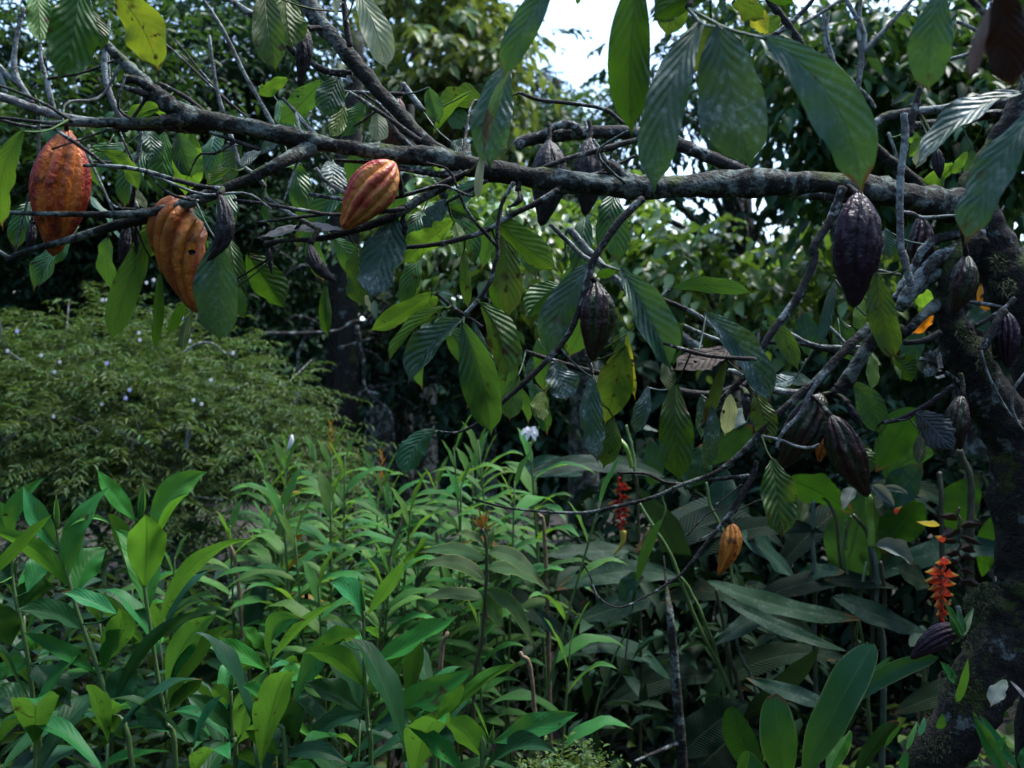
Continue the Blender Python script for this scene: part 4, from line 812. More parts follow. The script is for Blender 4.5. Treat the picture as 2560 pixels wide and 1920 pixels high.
bank('front plant at the left edge with a bright leaf crossing its stem', 2.0,
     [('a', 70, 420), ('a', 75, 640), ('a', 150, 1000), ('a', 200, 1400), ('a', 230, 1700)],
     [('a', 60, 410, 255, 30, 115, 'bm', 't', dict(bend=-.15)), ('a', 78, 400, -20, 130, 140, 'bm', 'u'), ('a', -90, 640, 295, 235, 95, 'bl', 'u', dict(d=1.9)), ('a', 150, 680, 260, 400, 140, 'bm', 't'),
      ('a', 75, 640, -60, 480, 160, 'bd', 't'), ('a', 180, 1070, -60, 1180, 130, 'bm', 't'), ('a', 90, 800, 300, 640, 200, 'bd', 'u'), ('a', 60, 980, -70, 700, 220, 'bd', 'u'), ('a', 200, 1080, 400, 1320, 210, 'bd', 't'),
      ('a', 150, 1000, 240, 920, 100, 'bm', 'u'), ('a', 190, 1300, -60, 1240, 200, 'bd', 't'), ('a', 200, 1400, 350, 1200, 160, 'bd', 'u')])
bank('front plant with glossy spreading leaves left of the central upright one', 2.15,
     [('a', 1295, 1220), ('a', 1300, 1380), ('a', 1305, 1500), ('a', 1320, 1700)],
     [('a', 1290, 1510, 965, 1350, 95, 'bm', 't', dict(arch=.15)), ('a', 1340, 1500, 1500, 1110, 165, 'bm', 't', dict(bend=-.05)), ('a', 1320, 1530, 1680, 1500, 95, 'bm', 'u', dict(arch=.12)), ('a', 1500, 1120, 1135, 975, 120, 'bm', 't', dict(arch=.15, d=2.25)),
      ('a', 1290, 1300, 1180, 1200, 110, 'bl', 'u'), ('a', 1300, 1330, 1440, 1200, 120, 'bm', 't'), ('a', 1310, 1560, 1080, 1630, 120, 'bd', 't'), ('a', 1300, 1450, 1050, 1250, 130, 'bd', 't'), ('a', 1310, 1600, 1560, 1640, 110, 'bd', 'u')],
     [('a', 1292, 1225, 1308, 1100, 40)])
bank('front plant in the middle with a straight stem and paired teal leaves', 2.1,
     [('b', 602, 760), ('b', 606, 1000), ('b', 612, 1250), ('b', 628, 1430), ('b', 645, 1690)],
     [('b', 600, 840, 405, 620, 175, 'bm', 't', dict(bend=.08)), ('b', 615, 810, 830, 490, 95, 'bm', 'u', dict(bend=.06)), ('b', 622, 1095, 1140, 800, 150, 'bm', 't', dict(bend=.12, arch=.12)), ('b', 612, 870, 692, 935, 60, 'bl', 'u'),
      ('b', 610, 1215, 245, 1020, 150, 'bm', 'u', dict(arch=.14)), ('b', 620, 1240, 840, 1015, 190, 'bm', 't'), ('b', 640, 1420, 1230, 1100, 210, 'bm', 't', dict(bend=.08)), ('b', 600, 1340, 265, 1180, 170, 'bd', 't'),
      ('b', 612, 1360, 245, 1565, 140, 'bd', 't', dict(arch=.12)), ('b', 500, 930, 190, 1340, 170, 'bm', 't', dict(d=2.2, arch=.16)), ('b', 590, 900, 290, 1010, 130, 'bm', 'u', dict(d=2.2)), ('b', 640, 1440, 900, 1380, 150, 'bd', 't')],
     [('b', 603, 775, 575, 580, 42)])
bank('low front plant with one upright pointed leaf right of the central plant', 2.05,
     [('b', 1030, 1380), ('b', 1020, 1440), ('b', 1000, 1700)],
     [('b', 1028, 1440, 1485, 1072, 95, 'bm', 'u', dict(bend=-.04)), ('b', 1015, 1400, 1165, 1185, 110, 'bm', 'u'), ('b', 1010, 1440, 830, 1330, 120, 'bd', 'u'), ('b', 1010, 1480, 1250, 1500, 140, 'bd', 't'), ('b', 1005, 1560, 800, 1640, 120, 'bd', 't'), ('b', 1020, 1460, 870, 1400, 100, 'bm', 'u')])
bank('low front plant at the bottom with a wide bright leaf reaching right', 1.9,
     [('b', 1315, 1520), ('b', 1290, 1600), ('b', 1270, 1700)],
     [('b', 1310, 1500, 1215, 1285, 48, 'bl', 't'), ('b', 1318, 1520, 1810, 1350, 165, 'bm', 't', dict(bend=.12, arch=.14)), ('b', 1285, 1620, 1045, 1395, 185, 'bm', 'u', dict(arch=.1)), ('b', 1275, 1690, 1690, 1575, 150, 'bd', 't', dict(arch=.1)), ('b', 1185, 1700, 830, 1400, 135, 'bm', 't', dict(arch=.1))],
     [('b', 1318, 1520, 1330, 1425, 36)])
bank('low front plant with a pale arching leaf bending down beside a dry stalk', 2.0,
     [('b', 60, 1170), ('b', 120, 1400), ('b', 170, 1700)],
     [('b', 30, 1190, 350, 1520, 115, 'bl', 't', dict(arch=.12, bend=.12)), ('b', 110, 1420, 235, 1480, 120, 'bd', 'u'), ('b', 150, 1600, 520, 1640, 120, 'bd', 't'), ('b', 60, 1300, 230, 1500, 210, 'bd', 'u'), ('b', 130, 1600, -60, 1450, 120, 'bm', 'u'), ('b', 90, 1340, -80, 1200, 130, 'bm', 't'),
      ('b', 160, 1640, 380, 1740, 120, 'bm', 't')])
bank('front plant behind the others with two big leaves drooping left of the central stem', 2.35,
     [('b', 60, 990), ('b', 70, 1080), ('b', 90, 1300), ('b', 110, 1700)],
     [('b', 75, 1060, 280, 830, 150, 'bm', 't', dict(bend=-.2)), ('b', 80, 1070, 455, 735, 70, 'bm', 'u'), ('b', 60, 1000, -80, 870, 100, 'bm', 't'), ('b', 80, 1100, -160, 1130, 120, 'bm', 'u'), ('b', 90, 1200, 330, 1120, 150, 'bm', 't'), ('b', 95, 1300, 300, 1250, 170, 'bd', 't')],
     [('b', 60, 1000, -20, 880, 30)])
# plants among and behind them, their leaves painted darker for shade
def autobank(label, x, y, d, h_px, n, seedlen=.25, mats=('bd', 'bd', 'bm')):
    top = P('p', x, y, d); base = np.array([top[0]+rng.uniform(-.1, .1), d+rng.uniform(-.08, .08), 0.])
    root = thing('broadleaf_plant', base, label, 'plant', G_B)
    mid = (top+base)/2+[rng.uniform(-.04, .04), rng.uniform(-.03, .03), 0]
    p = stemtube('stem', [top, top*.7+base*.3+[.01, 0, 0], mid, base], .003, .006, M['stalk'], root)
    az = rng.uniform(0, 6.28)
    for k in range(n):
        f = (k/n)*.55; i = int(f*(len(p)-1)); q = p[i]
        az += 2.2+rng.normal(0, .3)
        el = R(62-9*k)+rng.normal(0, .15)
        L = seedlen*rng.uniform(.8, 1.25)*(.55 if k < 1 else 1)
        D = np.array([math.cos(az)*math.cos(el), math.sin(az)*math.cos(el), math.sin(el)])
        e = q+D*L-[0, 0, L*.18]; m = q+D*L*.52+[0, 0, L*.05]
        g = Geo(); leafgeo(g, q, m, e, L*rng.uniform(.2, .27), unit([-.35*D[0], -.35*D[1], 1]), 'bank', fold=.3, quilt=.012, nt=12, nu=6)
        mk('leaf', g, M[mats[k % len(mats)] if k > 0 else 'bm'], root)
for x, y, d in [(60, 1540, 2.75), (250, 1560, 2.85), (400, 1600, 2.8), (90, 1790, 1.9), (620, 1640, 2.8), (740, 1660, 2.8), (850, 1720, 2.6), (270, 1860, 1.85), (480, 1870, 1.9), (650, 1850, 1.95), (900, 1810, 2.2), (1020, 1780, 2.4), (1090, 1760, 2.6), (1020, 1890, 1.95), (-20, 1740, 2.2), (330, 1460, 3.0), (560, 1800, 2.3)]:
    autobank('low broadleaf with shade painted into its leaves beneath the tall front plants', x, y, d, 0, 10)

# ================================================================== GINGER LILIES
G_G = 'ginger lily stems in the middle thicket'
def ginger(x, y, d, label, n=10, L=.2, m='gl', flower=None, wd=.25, stemm='stalk', leanx=None, dens=.44, droop=.2, side=None, name='ginger_lily'):
    top = P('p', x, y, d); H = top[2]
    base = np.array([top[0]+(rng.normal(0, .10) if leanx is None else leanx), d+rng.uniform(-.15, .25), 0.])
    root = thing(name, base, label, 'plant', G_G if name == 'ginger_lily' else None)
    p = stemtube('stem', [top, top*.72+base*.28+[0, .0, .01], top*.4+base*.6, base], .0028, .006, M[stemm], root)
    az = rng.uniform(-.4, .4) if side is None else side
    for k in range(n):
        f = .02+(k/n)*dens; i = min(len(p)-2, int(f*(len(p)-1))); fr = f*(len(p)-1)-i; q = p[i]*(1-fr)+p[i+1]*fr
        a = az+math.pi*(k % 2)+rng.normal(0, .35)
        el = R(34-2.6*k)+rng.normal(0, .16) if k > 1 else R(66)
        l = L*rng.uniform(.75, 1.2)*(.7 if k < 2 else 1)
        D = np.array([math.cos(a)*math.cos(el), math.sin(a)*math.cos(el), math.sin(el)])
        e = q+D*l-[0, 0, l*droop*(1.2 if k > 1 else .3)]; mm = q+D*l*.52+[0, 0, l*.06]
        g = Geo(); leafgeo(g, q, mm, e, l*wd*rng.uniform(.9, 1.3), unit([-.5*D[0], -.5*D[1]-.15, 1]), 'ginger', fold=.25, quilt=.0, wave=.06, nt=9, nu=4)
        withered = m == 'gl' and rng.random() < .025
        mk('leaf', g, M['gy' if withered else m], root)
    if flower:
        g = Geo()
        if flower in ('white', 'lilac'):
            c = top+[0, -.02, .03]
            for k in range(6):
                a = k*1.05+rng.uniform(-.2, .2); D = np.array([math.cos(a), -.5, math.sin(a)*.8]); l = rng.uniform(.018, .028)
                leafgeo(g, c, c+D*l*.6+[0, 0, .006], c+D*l-[0, 0, .012], .017, unit([0, -1, .5]), 'x', nt=6, nu=4, wave=.2)
            mk('flower', g, M[flower], root)
        else:
            for k in range(9):
                s = k/8; a = k*2.4; c = top+[0, 0, -.02+.11*s]; D = np.array([math.cos(a)*.6, math.sin(a)*.6, 1])
                leafgeo(g, c, c+unit(D)*.018, c+unit(D)*.04, .013, unit([-D[0], -D[1], .2]), 'ginger', fold=.6, nt=5, nu=4)
            mk('flower_head', g, M['gy' if flower == 'dry' else 'bl'], root)
            if flower == 'budwhite':
                g = Geo(); c = top+[.012, -.02, .05]; tube(g, [c, c+[.012, 0, .03], c+[.014, 0, .05]], [.004, .008, .003], 6, 6); mk('flower', g, M['white'], root)
    return root
GL = [(713, 1165, 3.2, 'ginger lily with a white bud near the large leaves of the front bank', dict(flower='budwhite')), (829, 1130, 3.3, 'ginger lily topped by a dry orange flower spike', dict(flower='dry')), (862, 1142, 3.1, 'ginger lily with fresh pointed leaves right of the dry flower spike', {}),
      (955, 1200, 3.4, 'ginger lily with a withered pale flower head', dict(flower='dry')), (1134, 1119, 3.2, 'bright ginger lily shoot with a narrow green tip', {}), (1195, 1100, 3.3, 'ginger lily beside the one bearing a white bloom', {}),
      (1325, 1105, 3.2, 'ginger lily carrying the large white bloom', dict(flower='white')), (707, 1262, 2.9, 'ginger lily low on the left side of the thicket', {}), (827, 1242, 2.9, 'tall pale stemmed ginger lily in front of the thicket', {}),
      (1028, 1269, 3.0, 'ginger lily with one wide leaf bending right', {}), (1153, 1205, 3.1, 'ginger lily behind the striped leaved stem', {}), (1287, 1205, 3.0, 'ginger lily under the white bloom', {}),
      (979, 1394, 2.8, 'short ginger lily with a yellowish leaf', {}), (1503, 1247, 2.7, 'slanting thin ginger stem with hanging pale leaves', dict(leanx=-.35, n=5, dens=.5)), (1427, 1600, 2.6, 'young ginger with two leaves in the dark gap', dict(n=5)),
      (575, 1314, 3.0, 'pale ginger lily at the left rim of the thicket', {}), (437, 1394, 2.9, 'small ginger lily between the front plants at the left', {}), (736, 1330, 2.8, 'ginger lily leaning in front of the shrub', {})]
for x, y, d, lab, kw in GL: ginger(x, y, d, lab, **kw)
# the stem with pale striped leaves, leaf by leaf
sp = P('b', 1290, 400, 2.55); rt = thing('ginger_lily', [sp[0]-.03, 2.6, 0], 'dark stemmed ginger lily with pale edged striped leaves in flat pairs', 'plant', G_G)
pp = stemtube('stem', [P('b', 1270, 320, 2.55), sp, P('b', 1290, 600, 2.55), P('b', 1265, 950, 2.56), P('b', 1220, 1300, 2.57), np.array([sp[0]-.03, 2.6, 0])], .004, .006, M['stalkd'], rt)
for r in [(1285, 495, 905, 455, 75), (1280, 605, 905, 540, 85), (1275, 710, 925, 715, 75), (1305, 445, 1610, 640, 90), (1300, 540, 1650, 680, 80), (1290, 660, 1560, 1000, 85), (1300, 680, 1390, 870, 100), (1280, 415, 1120, 350, 60), (1300, 430, 1330, 300, 40)]:
    pleaf('b', *r, 2.55, 't', 'leaf', M['gs'], rt, 'ginger', up=1., arch=.1, roll=rng.uniform(-10, 10), pet=False, nt=14, nu=6, quilt=0.)
g = Geo()
for k in range(9):
    a = k*2.4; c = P('b', 1270, 330-k*5, 2.55); D = unit([math.cos(a), math.sin(a)*.5, .6+.2*k]); leafgeo(g, c, c+D*.02, c+D*rng.uniform(.03, .06), .008, unit([0, -1, .3]), 'ginger', fold=.6, nt=5, nu=4)
mk('flower_head', g, M['gy'], rt)
for i in range(30):
    x = rng.uniform(660, 1400); y = rng.uniform(1085, 1440)+max(0, x-1250)*.35; d = rng.uniform(2.9, 4.6)
    if 2.9 < d < 3.2: y += 40
    ginger(x, y, d, 'leafy ginger lily stem crowded in the middle thicket', n=9)
for i in range(10):
    x = rng.uniform(560, 1230); y = rng.uniform(1400, 1650); d = rng.uniform(2.6, 3.4)
    ginger(x, y, d, 'short ginger lily in the shade under the thicket', n=9, L=.18)
# withered stalks
for (x, y, x2, y2, d) in [(1345, 1280, 1365, 1400, 3.), (1120, 1580, 1100, 1700, 2.6), (1010, 1290, 960, 1500, 3.), (1300, 1630, 1335, 1750, 2.5), (1090, 1330, 1110, 1520, 3.1), (560, 1330, 600, 1500, 3.)]:
    a = P('p', x, y, d); b = P('p', x2, y2, d); bb = b+(b-a); g = Geo(); tube(g, [a, b, np.array([bb[0], d, 0])], [.004, .006, .007], 6, 12, .15)
    tag(mk('withered_stalk', g, M['brown']), 'bare brown withered stalk standing among the ginger lilies', 'stalk', 'withered stalks in the thicket')

# ================================================================== HELICONIAS
def stalk(pts, r, m, root, d, name='stem'):
    q = [P(t, x, y, d)+rng.normal(0, .007, 3) for t, x, y in pts]; q = crom(q, len(q)*3)+rng.normal(0, .0008, (len(q)*3, 3))
    g = Geo(); tube(g, q, np.linspace(r*.75, r*.95, len(q)), 7, len(q)*3, .04); return mk(name, g, M[m], root)
def hleaf(root, t, bx, by, tx, ty, w, d, m='hl', side='t', **kw):
    kw.setdefault('up', .9); kw.setdefault('roll', rng.uniform(-12, 12)); kw.setdefault('dz', rng.uniform(-.15, .15)); kw.setdefault('arch', .05); kw.setdefault('wave', .07); kw.setdefault('nt', 26)
    return pleaf(t, bx, by, tx, ty, w, d, side, 'leaf', M[m], root, 'paddle', pet=False, nu=8, fold=.12, quilt=0., **kw)
h1 = thing('heliconia', P('c', 1180, 1400, 3.0)*[1, 1, 0], 'large heliconia clump with long grey green paddle leaves arching below the orange pod', 'plant')
for a in [('c', 935, 590, 235, 665, 135, 3.0, 'hl', 't'), ('c', 890, 680, 325, 850, 140, 3.05, 'hl', 't'), ('d', -120, 610, 760, 825, 125, 2.9, 'hl', 't', dict(bend=.09, nt=36)), ('d', 585, 700, 1115, 905, 140, 2.95, 'hl', 't', dict(bend=.06)),
          ('d', -40, 700, 670, 1005, 80, 2.85, 'hl', 't', dict(bend=.08)), ('c', 1500, 730, 1135, 970, 115, 3.0, 'hl', 't'), ('d', 60, 350, 380, 605, 160, 3.1, 'hl', 't'), ('d', 365, 600, 655, 565, 90, 3.15, 'hl', 't'),
          ('d', 620, 1320, 95, 1150, 95, 2.6, 'hl', 't', dict(bend=-.06)), ('d', 700, 1100, 510, 1010, 200, 3.0, 'hd', 't'), ('d', 60, 1400, 510, 985, 120, 2.9, 'hd', 'u'), ('c', 930, 1600, 1330, 1290, 230, 2.8, 'hd', 't'),
          ('c', 1000, 660, 700, 80, 150, 3.2, 'hd', 'u'), ('c', 860, 30, 50, 30, 110, 3.4, 'hl', 't', dict(bend=.04)), ('c', 1150, 260, 1180, -40, 160, 3.3, 'hl', 'u'), ('c', 700, 620, 840, 260, 60, 2.8, 'hl', 'u'), ('c', 600, 720, 740, 590, 120, 2.9, 'hl', 't'),
          ('c', 1050, 1659, 1300, 1450, 260, 2.9, 'hd', 't'), ('d', 230, 900, 60, 760, 130, 3.0, 'hl', 't'), ('c', 1500, 900, 1250, 820, 130, 3.1, 'hd', 't')]:
    kw = a[9] if len(a) > 9 else {}
    hleaf(h1, *a[:7], a[7], a[8], **kw)
for pts, r, m in [([('c', 720, 180), ('c', 800, 310), ('c', 900, 490), ('c', 1050, 850), ('c', 1240, 1310), ('c', 1300, 1800)], .007, 'stalk'), ([('c', 935, 590), ('c', 980, 680), ('c', 1080, 880), ('c', 1150, 1060), ('c', 1220, 1400)], .006, 'stalk'),
                  ([('c', 1190, 880), ('c', 1230, 1050), ('c', 1270, 1210), ('c', 1350, 1700)], .008, 'stalkd'), ([('c', 1240, 900), ('c', 1290, 1040), ('c', 1345, 1150), ('c', 1450, 1500)], .006, 'stalkp'), ([('c', 1130, 640), ('c', 1190, 900), ('c', 1250, 1200), ('c', 1300, 1700)], .007, 'stalkd'),
                  ([('c', 850, 140), ('c', 830, 240), ('c', 740, 520), ('c', 640, 850), ('c', 500, 1250), ('c', 400, 1700)], .004, 'stalk'), ([('c', 690, 560), ('c', 690, 760), ('c', 660, 900), ('c', 590, 1120), ('c', 500, 1300)], .003, 'stalkd'), ([('c', 1070, 60), ('c', 1120, 200), ('c', 1180, 420), ('c', 1240, 800)], .005, 'stalk')]:
    stalk(pts, r, m, h1, 3.05)
h2 = thing('heliconia', P('d', 800, 1300, 3.2)*[1, 1, 0], 'tall heliconia at the right with bright torn leaves and slim upright stalks', 'plant')
for a in [('8', 980, 1200, 700, 1610, 250, 3.0, 'hb', 'u', dict(ragged=.25, roll=20)), ('8', 760, 1660, 1080, 1480, 230, 3.15, 'hl', 'u', dict(ragged=.15)), ('d', 870, 180, 1090, -40, 190, 3.1, 'hl', 't'), ('d', 830, 560, 1040, 120, 260, 3.2, 'hd', 'u'),
          ('d', 620, 640, 760, 60, 300, 3.3, 'hl', 't'), ('d', 1100, 180, 860, 460, 230, 3.05, 'hb', 'u', dict(ragged=.2)), ('d', 1500, 240, 1425, 590, 130, 3.1, 'hb', 'u'), ('d', 1250, 330, 1400, 20, 210, 3.3, 'hb', 'u'), ('d', 1640, 620, 1500, 300, 160, 3.2, 'hl', 't'),
          ('d', 330, 40, 700, 230, 180, 3.1, 'hb', 'u', dict(ragged=.2)), ('d', 400, 300, 480, 20, 90, 3.2, 'hb', 'u'), ('d', 1020, 980, 1090, 860, 90, 3.1, 'hl', 't'), ('d', 950, 540, 1130, 640, 150, 3.0, 'hd', 't'), ('8', 1300, 560, 1420, 700, 150, 3.2, 'hl', 't'),
          ('8', 880, 930, 1000, 640, 140, 3.2, 'hl', 'u'), ('8', 1400, 1100, 1640, 950, 230, 3.0, 'hd', 't'), ('8', 1450, 1250, 1680, 1080, 180, 3.1, 'hb', 'u'), ('8', 1480, 700, 1670, 850, 220, 3.1, 'g', 'u'), ('d', 1580, 980, 1700, 800, 150, 3., 'hl', 't'), ('d', 1560, 1110, 1700, 1080, 90, 2.8, 'hl', 't'),
          ('8', 260, 850, 210, 560, 150, 3.4, 'hl', 't'), ('8', 60, 1000, 330, 1050, 110, 3.3, 'hl', 't'), ('7', 1280, 1560, 1560, 1300, 190, 3.4, 'hl', 'u'), ('7', 1420, 1330, 1540, 1200, 110, 3.3, 'greyl', 't')]:
    kw = dict(a[9]) if len(a) > 9 else {}
    hleaf(h2, *a[:7], a[7], a[8], **kw)
for pts, r, m in [([('d', 470, 150), ('d', 472, 350), ('d', 485, 560), ('d', 500, 1200), ('d', 510, 2200)], .008, 'stalkp'), ([('d', 795, 110), ('d', 802, 250), ('d', 808, 410)], .015, 'stalky'), ([('d', 808, 400), ('d', 830, 560), ('d', 840, 800), ('d', 845, 1000), ('d', 850, 2200)], .010, 'stalkp'),
                  ([('d', 540, 140), ('d', 600, 280), ('d', 650, 480), ('d', 690, 700), ('d', 720, 1200)], .006, 'stalkd'), ([('d', 690, 230), ('d', 760, 330), ('d', 805, 480), ('d', 815, 660), ('d', 820, 1200)], .007, 'stalkd'), ([('d', 645, 260), ('d', 655, 450), ('d', 690, 700), ('d', 745, 960), ('d', 780, 1500)], .006, 'stalk'),
                  ([('d', 700, 250), ('d', 680, 330), ('d', 660, 420)], .005, 'stalk'), ([('d', 870, 520), ('d', 860, 680), ('d', 840, 1000)], .008, 'stalkd'), ([('d', 1180, 0), ('d', 1190, 180), ('d', 1170, 600), ('d', 1120, 900), ('d', 1100, 1160), ('d', 1090, 1800)], .010, 'stalkd'),
                  ([('8', 1250, 1460), ('d', 1340, 0), ('d', 1355, 150), ('d', 1350, 330), ('d', 1345, 800)], .013, 'stalkd'), ([('d', 1100, 900), ('d', 1096, 1000), ('d', 1092, 1180)], .007, 'stalk'), ([('d', 800, 500), ('d', 760, 640), ('d', 720, 900), ('d', 730, 1000)], .006, 'stalk')]:
    stalk(pts, r, m, h2, 3.12)
for a in [((705, 85), (640, 215), 75), ((805, 75), (930, 195), 75), ((860, 90), (1010, 125), 40), ((825, 410), (1040, 535), 105), ((910, 545), (960, 550), 14)]:
    o = pleaf('d', *a[0], *a[1], a[2], 2.7, 't', 'dead_leaf', M['greyl'], h2, 'paddle', pet=False, nt=16, nu=6, curl=.5, ragged=.3); o['label'] = 'pale grey curled dry leaf'
def bract(root, t, x, y, dirx, L, w, d, m, tipm=None, up=.25):
    a = P(t, x, y, d); D = unit([dirx, rng.uniform(-.5, .1), up+rng.uniform(-.08, .08)]); s = L*TL[t][2]*d/FOC*rng.uniform(.9, 1.12); e = a+D*s
    mid = a+D*s*.5+np.array([0, 0, -.13*s]); ww = w*TL[t][2]*d/FOC
    g = Geo()   # a pointed folded boat
    leafgeo(g, a, mid, e, ww*2.15, unit([-.2*dirx, -.15, 1]), 'ginger', fold=1.08, quilt=0., wave=.03, nt=10, nu=6)
    return mk('bract', g, M[m], root)
def rachis(parent, pts, r, m, d, label):
    g = Geo(); pl = [P(t, x, y, d) for t, x, y in pts]
    zz = [q+[.0035*(-1)**i, 0, 0] for i, q in enumerate(crom(pl, 14))]
    tube(g, zz, r, 6); o = mk('flower_spike', g, M[m], parent); o['label'] = label; return o
d = 2.75
fs = rachis(h2, [('d', 1205, 480), ('d', 1208, 600), ('d', 1205, 750), ('d', 1200, 870)], .004, 'red', d, 'hanging red flower spike with yellow tipped bracts')
for y, l in [(525, -50), (572, -92), (618, -110), (662, -105), (708, -95), (755, -72), (805, -45)]: bract(fs, 'd', 1203, y, -1, abs(l), 46, d, 'redt', None, .35 if y < 540 else .12)
for y, l in [(515, 45), (582, 75), (637, 78), (692, 65), (745, 45), (800, 35)]: bract(fs, 'd', 1207, y, 1, l, 42, d, 'redt', None, .12)
fd = rachis(h2, [('d', 1290, 200), ('d', 1300, 350), ('d', 1295, 500), ('d', 1300, 640)], .004, 'brd', 2.85, 'dried brown flower spike')
for k, y in enumerate([270, 345, 395, 470, 515, 600]):
    bract(fd, 'd', 1290, y, -1, rng.uniform(80, 125), rng.uniform(34, 58), 2.85, 'brd', None, rng.uniform(-.15, .3)); bract(fd, 'd', 1300, y+rng.uniform(0, 40), 1, rng.uniform(70, 130), rng.uniform(30, 56), 2.85, 'brd', None, rng.uniform(-.45, .15))
bract(fd, 'd', 1190, 300, -1, 130, 34, 2.8, 'tipy', None, .25); bract(fd, 'd', 1210, 395, -.6, 70, 34, 2.8, 'redt', None, .5); bract(fd, 'd', 940, 240, .4, 60, 28, 2.9, 'redt', None, .6)
h3 = thing('heliconia', P('c', 640, 900, 3.5)*[1, 1, 0], 'heliconia at the back of the thicket with a small crimson hanging flower', 'plant')
fs = rachis(h3, [('c', 600, 30), ('c', 605, 150), ('c', 610, 300), ('c', 622, 390)], .004, 'redd', 3.4, 'small crimson hanging flower spike')
for y, l, s in [(75, 40, 1), (95, 60, 1), (110, 50, -1), (145, 55, 1), (178, 70, -1), (190, 50, 1), (215, 60, 1), (225, 45, -1), (250, 55, 1), (262, 45, -1), (285, 45, 1), (300, 35, -1), (320, 25, 1)]: bract(fs, 'c', 608, y, s, l, 28, 3.4, 'redd2', None, .12)
g = Geo(); tube(g, [P('c', 622, 330, 3.4), P('c', 618, 400, 3.4), P('c', 570, 465, 3.4)], [.012, .008, .003], 7); mk('bract', g, M['tipy'], fs)
stalk([('c', 590, 60), ('c', 640, -60), ('c', 700, 100), ('c', 720, 900), ('c', 700, 2000)], .006, 'stalkd', h3, 3.5)
for a in [('c', 660, 440, 190, 470, 110, 3.6, 'hl', 't'), ('c', 720, 600, 980, 430, 150, 3.6, 'hd', 't'), ('7', 830, 1320, 950, 1345, 40, 3.5, 'greyl', 't'), ('7', 900, 1700, 890, 1380, 140, 3.5, 'hl', 'u'), ('7', 1180, 1700, 1240, 1420, 170, 3.6, 'hl', 'u'), ('c', 400, 20, 40, -20, 120, 3.7, 'hl', 't'),
          ('7', 60, 1620, 560, 1560, 110, 3.5, 'hl', 't')]: hleaf(h3, *a)
stalk([('7', 690, 1370), ('7', 730, 1470), ('7', 790, 1600)], .008, 'stalky', h3, 3.3); stalk([('7', 750, 1330), ('7', 770, 1460), ('7', 800, 1590)], .006, 'stalk', h3, 3.35)
for k in range(15):     # more long arching blades, mostly in the colour darkened for shade
    x = rng.uniform(1450, 2300); y = rng.uniform(1250, 1720); dd = rng.uniform(2.9, 3.7); dx = rng.choice([-1, 1])*rng.uniform(230, 460)
    hleaf(h1 if x < 1900 else h2, 'p', x, y+rng.uniform(60, 200), x+dx, y+rng.uniform(-60, 120), rng.uniform(48, 85), dd, rng.choice(['hl', 'hd', 'hd']), 't', arch=rng.uniform(.12, .26), ragged=rng.choice([0, .15]))
# slim grey sapling
g = Geo(); tube(g, [P('c', 850, 470, 2.70), P('c', 870, 680, 2.65), P('c', 885, 800, 2.6), P('c', 905, 1000, 2.6), P('c', 930, 1300, 2.6), P('c', 945, 1500, 2.6), P('c', 955, 1700, 2.6), np.array([P('c', 960, 1700, 2.6)[0], 2.6, 0])], [.0012, .006, .010, .0115, .0135, .014, .015, .016], 10, 40, .05)
sap = tag(mk('sapling_stem', g, M['bark']), 'slim grey lichen spotted stem rising in the dark gap right of the middle', 'sapling')
g = Geo(); tube(g, [P('c', 940, 1515, 2.6), P('c', 820, 1565, 2.55), P('c', 690, 1620, 2.5)], [.007, .005, .003], 6); mk('twig', g, M['twig'], sap)

# broad ginger in the bottom right corner
w1 = thing('broad_ginger', P('d', 420, 1700, 1.9)*[1, 1, 0], 'broad ginger with upright oar shaped leaves in the bottom right corner', 'plant')
for a in [(255, 1790, 15, 1310, 165, 1.85, 'hb', 'u', dict(bend=-.07)), (330, 1760, 268, 1240, 205, 1.9, 'wl', 't', dict(bend=-.03)), (420, 1720, 820, 960, 215, 1.85, 'wl', 't', dict(bend=-.02)), (500, 1500, 915, 1035, 60, 1.87, 'wl', 'u'), (480, 1500, 1185, 1040, 105, 1.95, 'wl', 't', dict(bend=-.06)),
          (440, 1640, 720, 1340, 150, 1.9, 'hd', 'u'), (240, 1760, 90, 1570, 70, 1.8, 'wl', 't'), (560, 1700, 690, 1450, 120, 2.0, 'wl', 'u'), (60, 1780, 110, 1560, 60, 1.8, 'wl', 't'), (700, 1750, 960, 1400, 90, 2.1, 'hb', 'u')]:
    kw = dict(a[8]) if len(a) > 8 else {}; kw.setdefault('roll', rng.uniform(-10, 10))
    pleaf('d', *a[:5], a[5], a[7], 'leaf', M[a[6]], w1, 'broad', pet=False, nt=22, nu=8, fold=.25, quilt=0., wave=.05, dz=rng.uniform(-.1, .1), **kw)
stalk([('d', 410, 1650), ('d', 400, 1800), ('d', 390, 2600)], .012, 'stalk', w1, 1.92)
e1 = thing('epiphyte', P('d', 1280, 1300, 1.85), 'small strap leaved plants growing on the mossy trunk base', 'plant')
